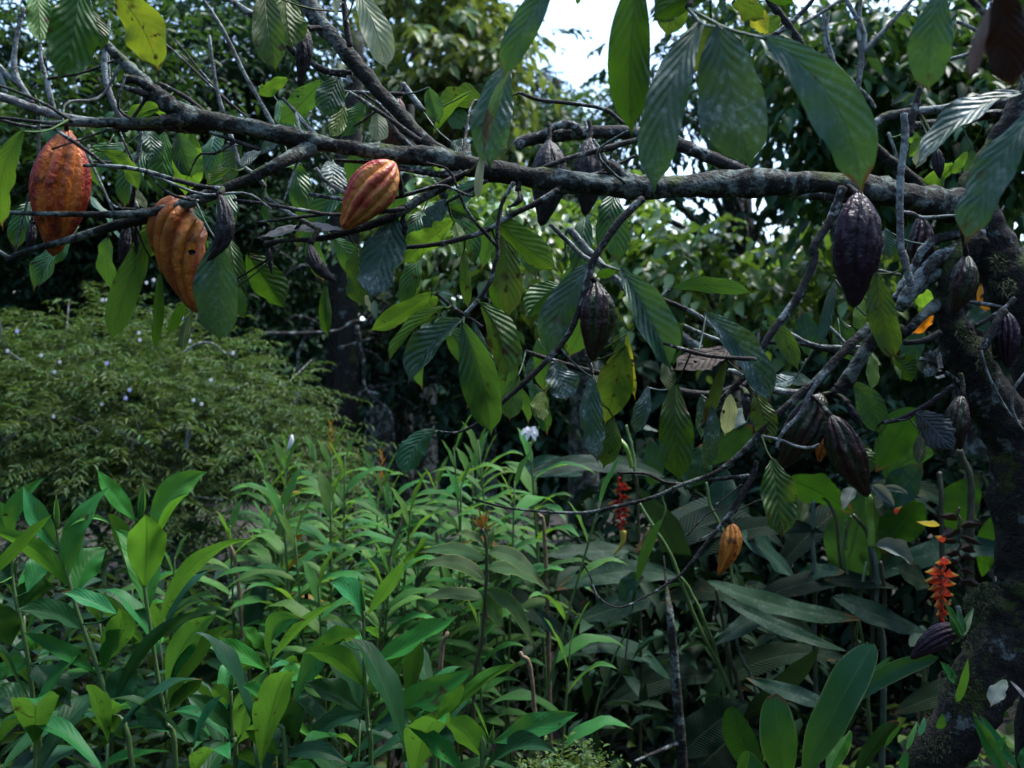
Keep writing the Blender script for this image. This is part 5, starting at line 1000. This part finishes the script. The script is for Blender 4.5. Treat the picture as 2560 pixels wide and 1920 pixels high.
for a in [(1280, 1290, 1345, 1035, 48, 'bl'), (1275, 1190, 1185, 1060, 48, 'bm'), (1560, 1690, 1370, 1350, 85, 'bm'), (1620, 1659, 1400, 1340, 60, 'bm'), (975, 1690, 1010, 1555, 52, 'bl'), (1420, 1500, 1370, 1340, 50, 'bm'), (1480, 1600, 1560, 1480, 50, 'bm'), (1070, 1480, 1100, 1370, 35, 'bm'), (1180, 1440, 1200, 1350, 50, 'bm'),
          (1320, 920, 1200, 715, 60, 'wl'), (1320, 920, 1380, 760, 40, 'wl'), (1310, 920, 1240, 800, 45, 'wl'), (1330, 900, 1280, 760, 40, 'wl'), (1640, 1659, 1700, 1500, 90, 'bm'), (1000, 1560, 1060, 1400, 30, 'bl'), (880, 1540, 990, 1400, 26, 'bl')]:
    pleaf('d', *a[:5], 1.83, 't', 'leaf', M[a[5]], e1, 'ginger', pet=False, nt=12, nu=6, quilt=0.)
for lab, rows, d in [('bleached tattered dead leaf hanging at the right edge above the trunk base', [(1560, 1165, 1470, 1320, 95)], 1.8), ('narrow white dry leaf strip at the right edge', [(1580, 1170, 1690, 1290, 22)], 1.8)]:
    for r in rows:
        o = pleaf('d', *r, d, 't', 'dry_leaf', M['greyl'] if r[4] > 50 else M['w'], None, 'cacao', pet=False, nt=16, nu=6, ragged=.5 if r[4] > 50 else 0); tag(o, lab, 'dead leaf')

# ================================================================== SHRUB, TREES BEHIND, GROUND
_t = np.array([[0, 0, 0], [-.5, .34, .10], [0, .34, 0], [.5, .34, .10], [-.40, .68, .05], [0, .68, -.04], [.40, .68, .05], [0, 1, -.16]])
_tri = np.array([[0, 2, 1], [0, 3, 2], [1, 2, 5], [1, 5, 4], [2, 3, 6], [2, 6, 5], [4, 5, 7], [5, 6, 7]])
_uv = np.array([[.5, 0], [0, .34], [.5, .34], [1, .34], [.1, .68], [.5, .68], [.9, .68], [.5, 1]])
def cloud(g, pos, D, N, L, W, val):
    """many leaves at once: pos, direction D, upper side N, length L, width W"""
    n = len(pos)
    D = D/np.linalg.norm(D, axis=1)[:, None]
    N = N-(N*D).sum(1)[:, None]*D; N /= np.linalg.norm(N, axis=1)[:, None]+1e-9
    S = np.cross(D, N)
    L = np.broadcast_to(L, (n,)); W = np.broadcast_to(W, (n,))
    V = pos[:, None, :]+S[:, None, :]*(_t[None, :, 0]*W[:, None])[..., None]+D[:, None, :]*(_t[None, :, 1]*L[:, None])[..., None]+N[:, None, :]*(_t[None, :, 2]*L[:, None])[..., None]
    T = (_tri[None]+(np.arange(n)*8)[:, None, None]).reshape(-1, 3)
    g.add(V.reshape(-1, 3), None, T, np.tile(_uv, (n, 1)), np.repeat(np.broadcast_to(val, (n,)), 8))

def sprays(g, c, D, k, Ls, L, W, droop, hang=.3, spread=.9, flat=.7, tw=None):
    """leafy shoots: from each c along D, k leaves set left and right"""
    n = len(c); D = D/np.linalg.norm(D, axis=1)[:, None]
    s = (np.arange(k)+.7)/k
    Lr = Ls*rng.uniform(.6, 1.3, n)
    pos = c[:, None, :]+D[:, None, :]*(s[None, :]*Lr[:, None])[..., None]; pos[..., 2] -= droop*Lr[:, None]*s[None, :]**2
    side = np.cross(D, [0, 0, 1.]); side /= np.linalg.norm(side, axis=1)[:, None]+1e-9
    sg = np.where(np.arange(k) % 2, 1., -1.)
    d = D[:, None, :]*.55+side[:, None, :]*sg[None, :, None]*spread+rng.normal(0, .25, (n, k, 3)); d[..., 2] -= hang+droop*s[None, :]
    N = rng.normal(0, 1-flat, (n, k, 3)); N[..., 2] += flat
    val = (rng.random(n)[:, None]+.12*rng.random((n, k)))
    l = L*rng.uniform(.6, 1.2, (n, k))
    cloud(g, pos.reshape(-1, 3), d.reshape(-1, 3), N.reshape(-1, 3), l.ravel(), (l*W).ravel(), val.ravel())

def inell(n, c, r, shell=.5, low=-1.):
    v = rng.normal(0, 1, (n, 3)); v /= np.linalg.norm(v, axis=1)[:, None]
    v[:, 2] = np.where(v[:, 2] < low, -v[:, 2], v[:, 2])
    q = v*(rng.random(n)**shell)[:, None]
    return c+q*np.asarray(r), v

def tmat(name, top, under, trans, **kw):
    kw.setdefault('varv', .5); kw.setdefault('varh', .03); kw.setdefault('tw', .35)
    return leaf_mat(name, top, under, trans, tuple(c*1.5 for c in top), usevein=False, **kw)
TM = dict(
    dark=tmat('leaf_blue_green_shaded', (.014, .038, .022), (.018, .042, .018), (.02, .055, .015), rough=.6, tw=.22, spec=.08),  # blue green leaf, its colour lowered to paint the black underlayer shade
    deep=tmat('leaf_deep_shade', (.006, .018, .009), (.008, .02, .008), (.01, .028, .006), rough=.65, tw=.15, spec=.05),  # shade painted as near black leaf colour
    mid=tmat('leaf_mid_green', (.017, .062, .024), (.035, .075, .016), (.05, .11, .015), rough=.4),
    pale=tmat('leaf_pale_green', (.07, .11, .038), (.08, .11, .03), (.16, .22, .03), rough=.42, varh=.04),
    lime=tmat('leaf_lime_dappled', (.10, .18, .06), (.11, .18, .04), (.15, .27, .025), rough=.34, spec=.45),  # pale green leaf, its colour raised to paint bright dapples of light
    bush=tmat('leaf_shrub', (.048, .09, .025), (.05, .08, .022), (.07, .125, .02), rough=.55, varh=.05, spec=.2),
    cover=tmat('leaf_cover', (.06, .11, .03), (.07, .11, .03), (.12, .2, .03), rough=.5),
)
def pw(x, y, d): return P('p', x, y, d)

G_T = 'trees closing the view behind the cacao'
def bgtree(label, crowns, trunk, leafm, n, k, Ls, L, W, droop, hang=.3, barkm='bark', flat=.7, limbs=True, shell=.5, name='forest_tree'):
    """crowns: (x, y, depth, rx, ry, rz) ; trunk: rows x, y, depth, radius in m"""
    tp = [pw(a, b, c) for a, b, c, r in trunk]; tr = [r[3] for r in trunk]
    root = thing(name, [tp[-1][0], tp[-1][1], 0], label, 'tree', G_T)
    if tp[-1][2] > 0: tp.append(np.array([tp[-1][0], tp[-1][1], -.05])); tr.append(tr[-1]*1.25)
    g = Geo(); tube(g, tp, tr, 9, None, .06); mk('trunk', g, M[barkm], root)
    vol = np.array([c[3]*c[4]*c[5] for c in crowns])**.72; vol /= vol.sum()
    g = Geo(); gl = Geo()
    for c, v in zip(crowns, vol):
        cc = pw(*c[:3]); m = int(n*v)
        q, o = inell(m, cc, c[3:6], shell)
        # clumps: pull shoots towards some centres so gaps open between them
        ce, _ = inell(max(4, m//26), cc, c[3:6], .6); idx = rng.integers(0, len(ce), m)
        q = q*.55+ce[idx]*.45+rng.normal(0, .06, (m, 3))
        D = o*.8+rng.normal(0, .5, (m, 3)); D[:, 2] *= .5
        sprays(g, q, D, k, Ls, L, W, droop, hang, flat=flat)
        if limbs:
            for j in range(min(10, len(ce))):
                a = tp[0]*.5+tp[min(1, len(tp)-1)]*.5; b = ce[j]
                tube(gl, [a, a*.5+b*.5+rng.normal(0, .08, 3), b], [tr[0]*.55, tr[0]*.3, .004], 5, 10, .05)
    if limbs and gl.n: mk('limb', gl, M['twig'], root)
    mk('crown', g, TM[leafm], root)
    return root

# left: dense small leaved trees in shade
bgtree('dense dark small leaved tree behind the ripe pods at the upper left', [(120, 300, 6.6, 1.3, .8, 1.25), (520, 180, 7.2, 1.1, .8, 1.2), (380, 480, 6.8, 1.2, .7, .8), (700, 300, 7.6, .9, .7, 1.1), (250, 720, 6.6, 1.6, .6, .5), (560, 640, 7.0, 1.0, .6, .6)], [(430, 100, 7.4, .07), (440, 900, 7.4, .12)], 'dark', 3000, 11, .38, .085, .36, .25)
bgtree('olive green small leaved tree at the far left edge', [(60, 330, 5.6, .75, .5, .5), (330, 150, 6.0, .7, .5, .55), (-150, 200, 5.8, .8, .6, 1.2)], [(-120, 300, 6.2, .06), (-100, 900, 6.2, .1)], 'mid', 650, 10, .34, .075, .32, .2)
# upper centre: pale drooping leaves against the sky
bgtree('tall tree with pale yellow green leaf clusters at the top centre', [(1150, 190, 8.6, .95, .6, .62), (1150, 50, 9.0, .7, .6, .5), (1010, 280, 8.8, .8, .5, .55), (1080, -60, 9.2, 1.2, .6, .5)], [(1120, 200, 9.2, .08), (1050, 900, 9.2, .15)], 'pale', 330, 9, .36, .165, .42, .45, .5)
bgtree('tall dark tree filling behind the pale leaf clusters', [(820, 120, 10.5, 1.2, .8, 1.1), (1120, 120, 11, 1.4, .8, 1.2), (1000, 420, 10, 1.6, .8, .8), (650, -50, 10, 1.2, .8, .9)], [(980, 300, 10.8, .10), (960, 900, 10.8, .18)], 'dark', 560, 10, .5, .12, .42, .3)
bgtree('distant feathery tree standing against the bright patch of sky', [(1340, 220, 17, .6, .6, .55), (1300, 280, 16.5, .9, .7, .5), (1430, 250, 17, .55, .4, .35)], [(1390, 200, 17, .08), (1400, 900, 17, .2)], 'dark', 230, 9, .32, .10, .4, .2)
bgtree('tree with grey green leaves just below the bright patch of sky', [(1400, 330, 11, 1.15, .7, .42), (1560, 260, 10.5, .45, .5, .3), (1300, 370, 10, .7, .6, .3)], [(1450, 400, 11, .08), (1460, 900, 11, .15)], 'mid', 420, 9, .4, .12, .42, .35)
# centre right: pale rows of round leaves, holes of sky
bgtree('pale leaved climber covered tree right of the middle under the limb', [(1700, 640, 6.2, .78, .5, .36), (1930, 700, 6.0, .62, .45, .32), (1560, 560, 6.6, .55, .5, .3), (1480, 640, 6.8, .5, .4, .4), (2080, 640, 6.4, .4, .4, .4)], [(1800, 640, 6.6, .05), (1820, 1000, 6.6, .09)], 'lime', 260, 10, .36, .115, .52, .55, .55)
bgtree('dark leafy tree behind the limb right of the middle', [(1750, 260, 8.5, 1.1, .7, .95), (1740, 30, 8.3, .45, .5, .5), (1950, 480, 8.6, 1.1, .7, .8), (1620, 480, 8.8, .8, .6, .55), (1800, 620, 9.2, 1.3, .6, .55)], [(1850, 400, 9, .09), (1860, 900, 9, .15)], 'dark', 250, 9, .42, .14, .42, .4, .5)
bgtree('dark tree with long hanging leaves at the upper right', [(2150, 180, 5.2, .62, .5, .6), (2420, 260, 5.0, .6, .5, .65), (2280, 420, 5.6, .75, .5, .5), (2560, 100, 5.4, .6, .5, .9), (2000, 60, 5.8, .6, .5, .5)], [(2420, 200, 5.8, .06), (2430, 900, 5.8, .10)], 'mid', 640, 9, .36, .13, .40, .6, .6)
bgtree('very dark tree behind the trunk at the right edge', [(2250, 250, 8.2, 1.4, .7, 1.3), (2500, 700, 6.5, 1.0, .6, .9), (2150, 720, 7.4, .9, .6, .6)], [(2380, 300, 8, .09), (2390, 900, 8, .14)], 'dark', 850, 9, .42, .14, .42, .4, .5)
# centre: gloomy understorey
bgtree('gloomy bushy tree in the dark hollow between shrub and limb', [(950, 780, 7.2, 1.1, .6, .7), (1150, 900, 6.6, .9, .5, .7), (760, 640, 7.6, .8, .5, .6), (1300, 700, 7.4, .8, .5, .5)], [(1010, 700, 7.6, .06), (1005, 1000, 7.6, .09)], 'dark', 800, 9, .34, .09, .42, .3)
bgtree('mid green leafy tree glimpsed behind the whorl of hanging leaves', [(1130, 560, 6.4, .6, .4, .42), (1280, 640, 6.0, .5, .4, .4), (1240, 475, 6.8, .36, .3, .24)], [(1200, 600, 6.6, .05), (1210, 900, 6.6, .08)], 'lime', 230, 9, .34, .12, .42, .5, .5)
for (x, y0, y1, d, r, lab) in [(872, 560, 1180, 6.3, .075, 'stout brown trunk in the gloom right of the shrub'), (835, 700, 1150, 6.6, .04, 'thin brown trunk leaning beside the stout one in the gloom'), (1010, 700, 1100, 6.9, .03, 'slender grey trunk behind the hanging leaf whorl')]:
    a = pw(x, y0, d); b = pw(x-12, y1, d); g = Geo(); tube(g, [a+[.05, 0, 1.2], a, b, np.array([b[0]-.05, d, 0])], [r*.7, r*.9, r, r*1.2], 9, 24, .07)
    root = thing('forest_tree', [b[0]-.05, d, 0], lab, 'tree', G_T); mk('trunk', g, M['barkd'], root)
    g = Geo()
    for j in range(5):
        q = pw(x+rng.uniform(-5, 5), rng.uniform(y0+60, y1-60), d); s = rng.choice([-1, 1]); w_ = rng.uniform(.2, .6)
        tube(g, [q, q+[s*w_*.5, rng.uniform(-.2, .1), .08], q+[s*w_, rng.uniform(-.3, .1), rng.uniform(-.25, .25)]], [.011, .008, .003], 5, 10, .08)
    mk('bough', g, M['twig'], root)
g = Geo()
rows = [[(893, 815, 6.0), (908, 900, 6.0), (915, 975, 6.0), (975, 1030, 5.9), (985, 1100, 5.9)], [(915, 975, 6.0), (880, 1000, 6.0)], [(640, 835, 5.9), (830, 830, 5.9), (880, 805, 5.9), (915, 802, 5.9)], [(855, 870, 6.0), (900, 855, 6.0), (930, 845, 6.0)], [(915, 980, 6.), (950, 985, 6.)], [(780, 820, 6.), (750, 870, 6.), (740, 930, 6.)]]
for r in rows: tube(g, [pw(*q) for q in r], np.linspace(.013, .006, len(r)), 5, len(r)*5, .08)
tag(mk('dead_branch', g, M['twig']), 'crooked pale dead branch hanging in the dark hollow right of the shrub', 'branch')

# the rounded shrub at the left
sr = thing('shrub', [-1.55, 4.9, 0], 'rounded fine leaved shrub with tiny white flowers at the left', 'shrub')
g = Geo(); gt = Geo(); gf = Geo(); gf2 = Geo()
lobes = [(300, 1240, 4.9, 1.1, .8, .82), (70, 1110, 5.0, .7, .7, .52), (490, 1125, 5.0, .5, .6, .38), (390, 1025, 5.1, .46, .5, .36), (240, 1000, 5.2, .45, .5, .30), (610, 1230, 5.0, .36, .5, .42), (-120, 1180, 5.0, .7, .7, .66), (520, 1290, 4.6, .6, .5, .46), (110, 1250, 4.4, .5, .4, .4), (330, 1090, 4.5, .4, .35, .25)]
surf = []
for (x, y, d, rx, ry, rz) in lobes:
    cc = pw(x, y, d); m = int(1050*(rx*rz)**.9)+80
    q, o = inell(m, cc, (rx, ry, rz), .16, -.35)
    keep = (o[:, 1] < .45) & (np.sin(q[:, 0]*9+q[:, 2]*13+1)+np.sin(q[:, 2]*17-q[:, 0]*6)+rng.normal(0, .6, m) > -.9); q, o = q[keep], o[keep]
    q = q+o*(rng.random((len(q), 1))**4)*.22
    D = o*.7+rng.normal(0, .45, q.shape); D[:, 2] = D[:, 2]*.5+.02
    sprays(g, q, D, 22, .27, .042, .22, .35, .12, spread=.8, flat=.75)
    surf.append((q+o*.1, o))
sq = np.concatenate([a for a, b in surf]); so = np.concatenate([b for a, b in surf])
for j in rng.integers(0, len(sq), 60):
    a = sq[j]-so[j]*.35; b = sq[j]+so[j]*.03; tube(gt, [a, (a+b)/2+rng.normal(0, .04, 3), b+rng.normal(0, .05, 3)], [.007, .005, .002], 5, 8, .08)
for r in [[(300, 1290, 4.3), (320, 1180, 4.3), (335, 1080, 4.35)], [(465, 1130, 4.2), (470, 1070, 4.2), (462, 1060, 4.2)], [(465, 1110, 4.2), (478, 1080, 4.2), (475, 1065, 4.2)], [(455, 885, 4.6), (490, 862, 4.6), (530, 858, 4.6), (570, 890, 4.6)], [(20, 880, 4.7), (60, 905, 4.7), (110, 930, 4.7)], [(280, 1055, 4.3), (330, 1100, 4.3), (350, 1110, 4.3)], [(5, 1110, 4.3), (80, 1060, 4.3), (180, 1015, 4.4)], [(620, 960, 4.5), (580, 975, 4.5)]]:
    tube(gt, [pw(*q) for q in r], np.linspace(.008, .004, len(r)), 5, 14, .08)
mk('foliage', g, TM['bush'], sr); mk('twigs', gt, M['twigp'], sr)
def dot(gg, x, y, d, r):
    c = pw(x, y, d)
    for k in range(5):
        a = k*1.256; leafgeo(gg, c, c+np.array([math.cos(a), -.5, math.sin(a)])*r*.6, c+np.array([math.cos(a), -.4, math.sin(a)])*r, r*.7, unit([0, -1, .2]), 'x', nt=3, nu=2, quilt=0)
for x, y in [(348, 832), (385, 700), (367, 707), (257, 750), (268, 750), (150, 905), (255, 1010), (135, 1041), (485, 1000), (528, 950), (30, 1065), (20, 877), (137, 930), (350, 850), (583, 882), (104, 888), (475, 852), (505, 1010)]: dot(gf, x, y, 4.05, .009)
for x, y in [(272, 765), (44, 828), (315, 995), (268, 908), (455, 795), (325, 975)]: dot(gf2, x, y, 4.05, .010)
mk('flower', gf, M['white'], sr); mk('flower', gf2, M['lilac'], sr)
gp = Geo()
for _ in range(34): dot(gp, rng.uniform(1960, 2130), rng.uniform(1270, 1390), 4.4, .010)
pk = thing('flowering_bush', [1.3, 4.6, 0], 'dark bush with scattered tiny pink flowers behind the heliconia leaves', 'bush')
mk('flower', gp, M['pink'], pk); g = Geo(); q, o = inell(420, pw(2050, 1400, 4.9), (.8, .4, .7), .4); sprays(g, q, o+rng.normal(0, .4, q.shape), 9, .3, .09, .4, .3); mk('foliage', g, TM['dark'], pk)
g = Geo(); tube(g, [pw(2050, 1400, 4.9), np.array([1.3, 4.6, 0])], [.02, .03], 7); mk('stem', g, M['bark'], pk)

bgtree('added bushy undergrowth tree with shade painted into its near black leaves behind the heliconias', [(1650, 1330, 4.5, .55, .35, .45), (2050, 1480, 4.6, .7, .35, .5), (2350, 1300, 4.4, .5, .35, .6), (1450, 1500, 4.2, .45, .35, .4), (1850, 1150, 5.2, .8, .4, .4), (1800, 1650, 4.0, .6, .35, .35)], [(1950, 1250, 5.0, .03), (1960, 1500, 5.0, .05)], 'deep', 520, 9, .3, .11, .42, .35, .4, shell=.35)  # bush added as a near black backdrop, shade put into its colour
# ---- ground, cover, far forest
n = 90; xs = np.linspace(-60, 60, n); ys = np.linspace(-20, 90, n)
X, Y = np.meshgrid(xs, ys); Z = .10*np.sin(X*.9+1)*np.cos(Y*.7)*np.clip((Y-1)/4, 0, 1)-.12+np.clip(Y-25, 0, None)*.06
i, j = np.meshgrid(np.arange(n-1), np.arange(n-1), indexing='ij')
g = Geo(); g.add(np.stack([X, Y, Z], -1).reshape(-1, 3), np.stack([i*n+j, i*n+j+1, (i+1)*n+j+1, (i+1)*n+j], -1).reshape(-1, 4))
m, nt = mat('forest_floor'); pos, _ = objcoord(nt)
col = mix(nt, ss(nt, noise(nt, pos, 3., 5), .4, .65), (.007, .006, .0045), (.017, .013, .009)); col = mix(nt, ss(nt, noise(nt, pos, 1.1, 4), .5, .65), col, (.02, .035, .010))
p = nd(nt, 'ShaderNodeBsdfPrincipled', ins={'Base Color': col, 'Roughness': .95}); bp = nd(nt, 'ShaderNodeBump', ins={'Strength': .8, 'Distance': .05, 'Height': noise(nt, pos, 14., 5)}); nt.links.new(bp.outputs[0], p.inputs['Normal'])
o = nd(nt, 'ShaderNodeOutputMaterial'); nt.links.new(p.outputs[0], o.inputs[0])
tag(mk('ground', g, m), kind='structure')
def scatter(name, n, xr, yr, L, W, m, zr=(0, .05), up=.6, dens=None):
    x = rng.uniform(*xr, n); y = rng.uniform(*yr, n); z = rng.uniform(*zr, n)
    D = rng.normal(0, 1, (n, 3)); D[:, 2] = np.abs(D[:, 2])*up
    N = rng.normal(0, .4, (n, 3)); N[:, 2] += 1
    g = Geo(); l = L*rng.uniform(.5, 1.3, n); cloud(g, np.column_stack([x, y, z]), D, N, l, l*W, rng.random(n)); return tag(mk(name, g, m), kind='stuff')
scatter('leaf_litter', 7000, (-4, 4), (1.2, 9), .10, .45, plain_mat('litter', (.026, .017, .010), (.012, .009, .006), 20., .9), (-.08, .04), .15)
scatter('ground_cover', 9000, (-3, 3.2), (2.4, 7.5), .07, .5, TM['cover'], (-.05, .28), .8)
scatter('low_undergrowth', 2600, (-2.9, .7), (2.9, 6.2), .12, .35, TM['dark'], (.05, 1.0), .9)
scatter('low_undergrowth', 1500, (-2.5, -.5), (3.1, 4.6), .13, .3, TM['mid'], (.02, .85), .9)
# tiny leaved low growth at the bottom centre
q = np.column_stack([rng.uniform(-.12, .42, 900), rng.uniform(1.75, 2.15, 900), np.zeros(900)]); q[:, 2] = .815+.05*np.sin(q[:, 0]*14)+rng.uniform(-.16, .02, 900)-(q[:, 1]-1.9)*.25
g = Geo(); D = rng.normal(0, .5, (900, 3)); D[:, 2] += .9; sprays(g, q, D, 7, .05, .016, .5, .1, .0, flat=.6)
bs = thing('low_shrub', [.15, 1.95, 0], 'low shrub of tiny leaves topping out at the bottom edge in the middle', 'shrub'); mk('foliage', g, TM['cover'], bs)
g = Geo()
for _ in range(24): a = np.array([rng.uniform(-.1, .4), rng.uniform(1.8, 2.1), .78]); tube(g, [a, np.array([.15+.3*(a[0]-.15), 1.95, 0])], [.002, .005], 5, 5)
mk('stems', g, M['twig'], bs)
# the wood farther off reads as one mass
g = Geo(); m_ = 17500
ang = rng.uniform(-math.pi, math.pi, m_); ang[:8500] = rng.uniform(-.75, .75, 8500); front = np.abs(ang) < .75
dist = np.where(front, rng.uniform(15, 21, m_), rng.uniform(6.5, 10, m_)); q = np.column_stack([np.sin(ang)*dist, np.cos(ang)*dist, rng.uniform(0, 1, m_)])
edge = 3.0+.4*np.sin(ang*9)+.4*np.sin(ang*23+1)+np.where(ang < -.2, 2.0, 0)+np.where(ang > .3, 1., 0)
edge = np.where(front, edge, 4.9+.8*np.sin(ang*5))  # unseen ring beside and behind the camera, added to block low sky light
dense = front | (rng.random(m_) < 1.); q = q[dense]; q[:, 2] *= edge[dense]
sprays(g, q, rng.normal(0, 1, q.shape), 8, .9, .34, .45, .3, .3)
tag(mk('far_wood', g, TM['dark']), kind='stuff')

# ================================================================== LIGHT, CAMERA
w = bpy.data.worlds.new('World'); bpy.context.scene.world = w; w.use_nodes = True
nt = w.node_tree; nt.nodes.clear()
SUN_EL, SUN_AZ = 66., 58.      # azimuth clockwise from the view direction
sky = nd(nt, 'ShaderNodeTexSky', sky_type='NISHITA', sun_disc=False, sun_elevation=R(SUN_EL), sun_rotation=R(SUN_AZ), air_density=1.0, dust_density=1.3, ozone_density=1.0, altitude=200)
bg = nd(nt, 'ShaderNodeBackground', ins={'Strength': .105}); nt.links.new(sky.outputs[0], bg.inputs[0])
o = nd(nt, 'ShaderNodeOutputWorld'); nt.links.new(bg.outputs[0], o.inputs[0])
sd = bpy.data.lights.new('sun', 'SUN'); sd.energy = 1.5; sd.angle = R(20); sd.color = (1, .985, .95)
so = bpy.data.objects.new('sun', sd); C.objects.link(so)
from mathutils import Vector
dv = Vector((math.sin(R(SUN_AZ))*math.cos(R(SUN_EL)), math.cos(R(SUN_AZ))*math.cos(R(SUN_EL)), math.sin(R(SUN_EL))))
so.rotation_euler = dv.to_track_quat('Z', 'Y').to_euler(); so.location = (0, 0, 12)
cd = bpy.data.cameras.new('camera'); cam = bpy.data.objects.new('camera', cd); C.objects.link(cam)
cam.location = CAM; cam.rotation_euler = (R(90), 0, 0)
cd.sensor_width = 36; cd.lens = 36*FOC/2560; cd.clip_end = 500; cd.clip_start = .05
cd.dof.use_dof = True; cd.dof.focus_distance = 1.85; cd.dof.aperture_fstop = 5.0
sc = bpy.context.scene; sc.camera = cam
sc.render.engine = 'CYCLES'
sc.view_settings.view_transform = 'Standard'; sc.view_settings.look = 'None'; sc.view_settings.exposure = 2.55; sc.view_settings.gamma = 1
cy = sc.cycles; cy.max_bounces = 6; cy.diffuse_bounces = 3; cy.glossy_bounces = 2; cy.transmission_bounces = 4; cy.caustics_reflective = False; cy.caustics_refractive = False
cy.use_denoising = True; cy.use_adaptive_sampling = True; cy.adaptive_threshold = .02; cy.sample_clamp_indirect = 6
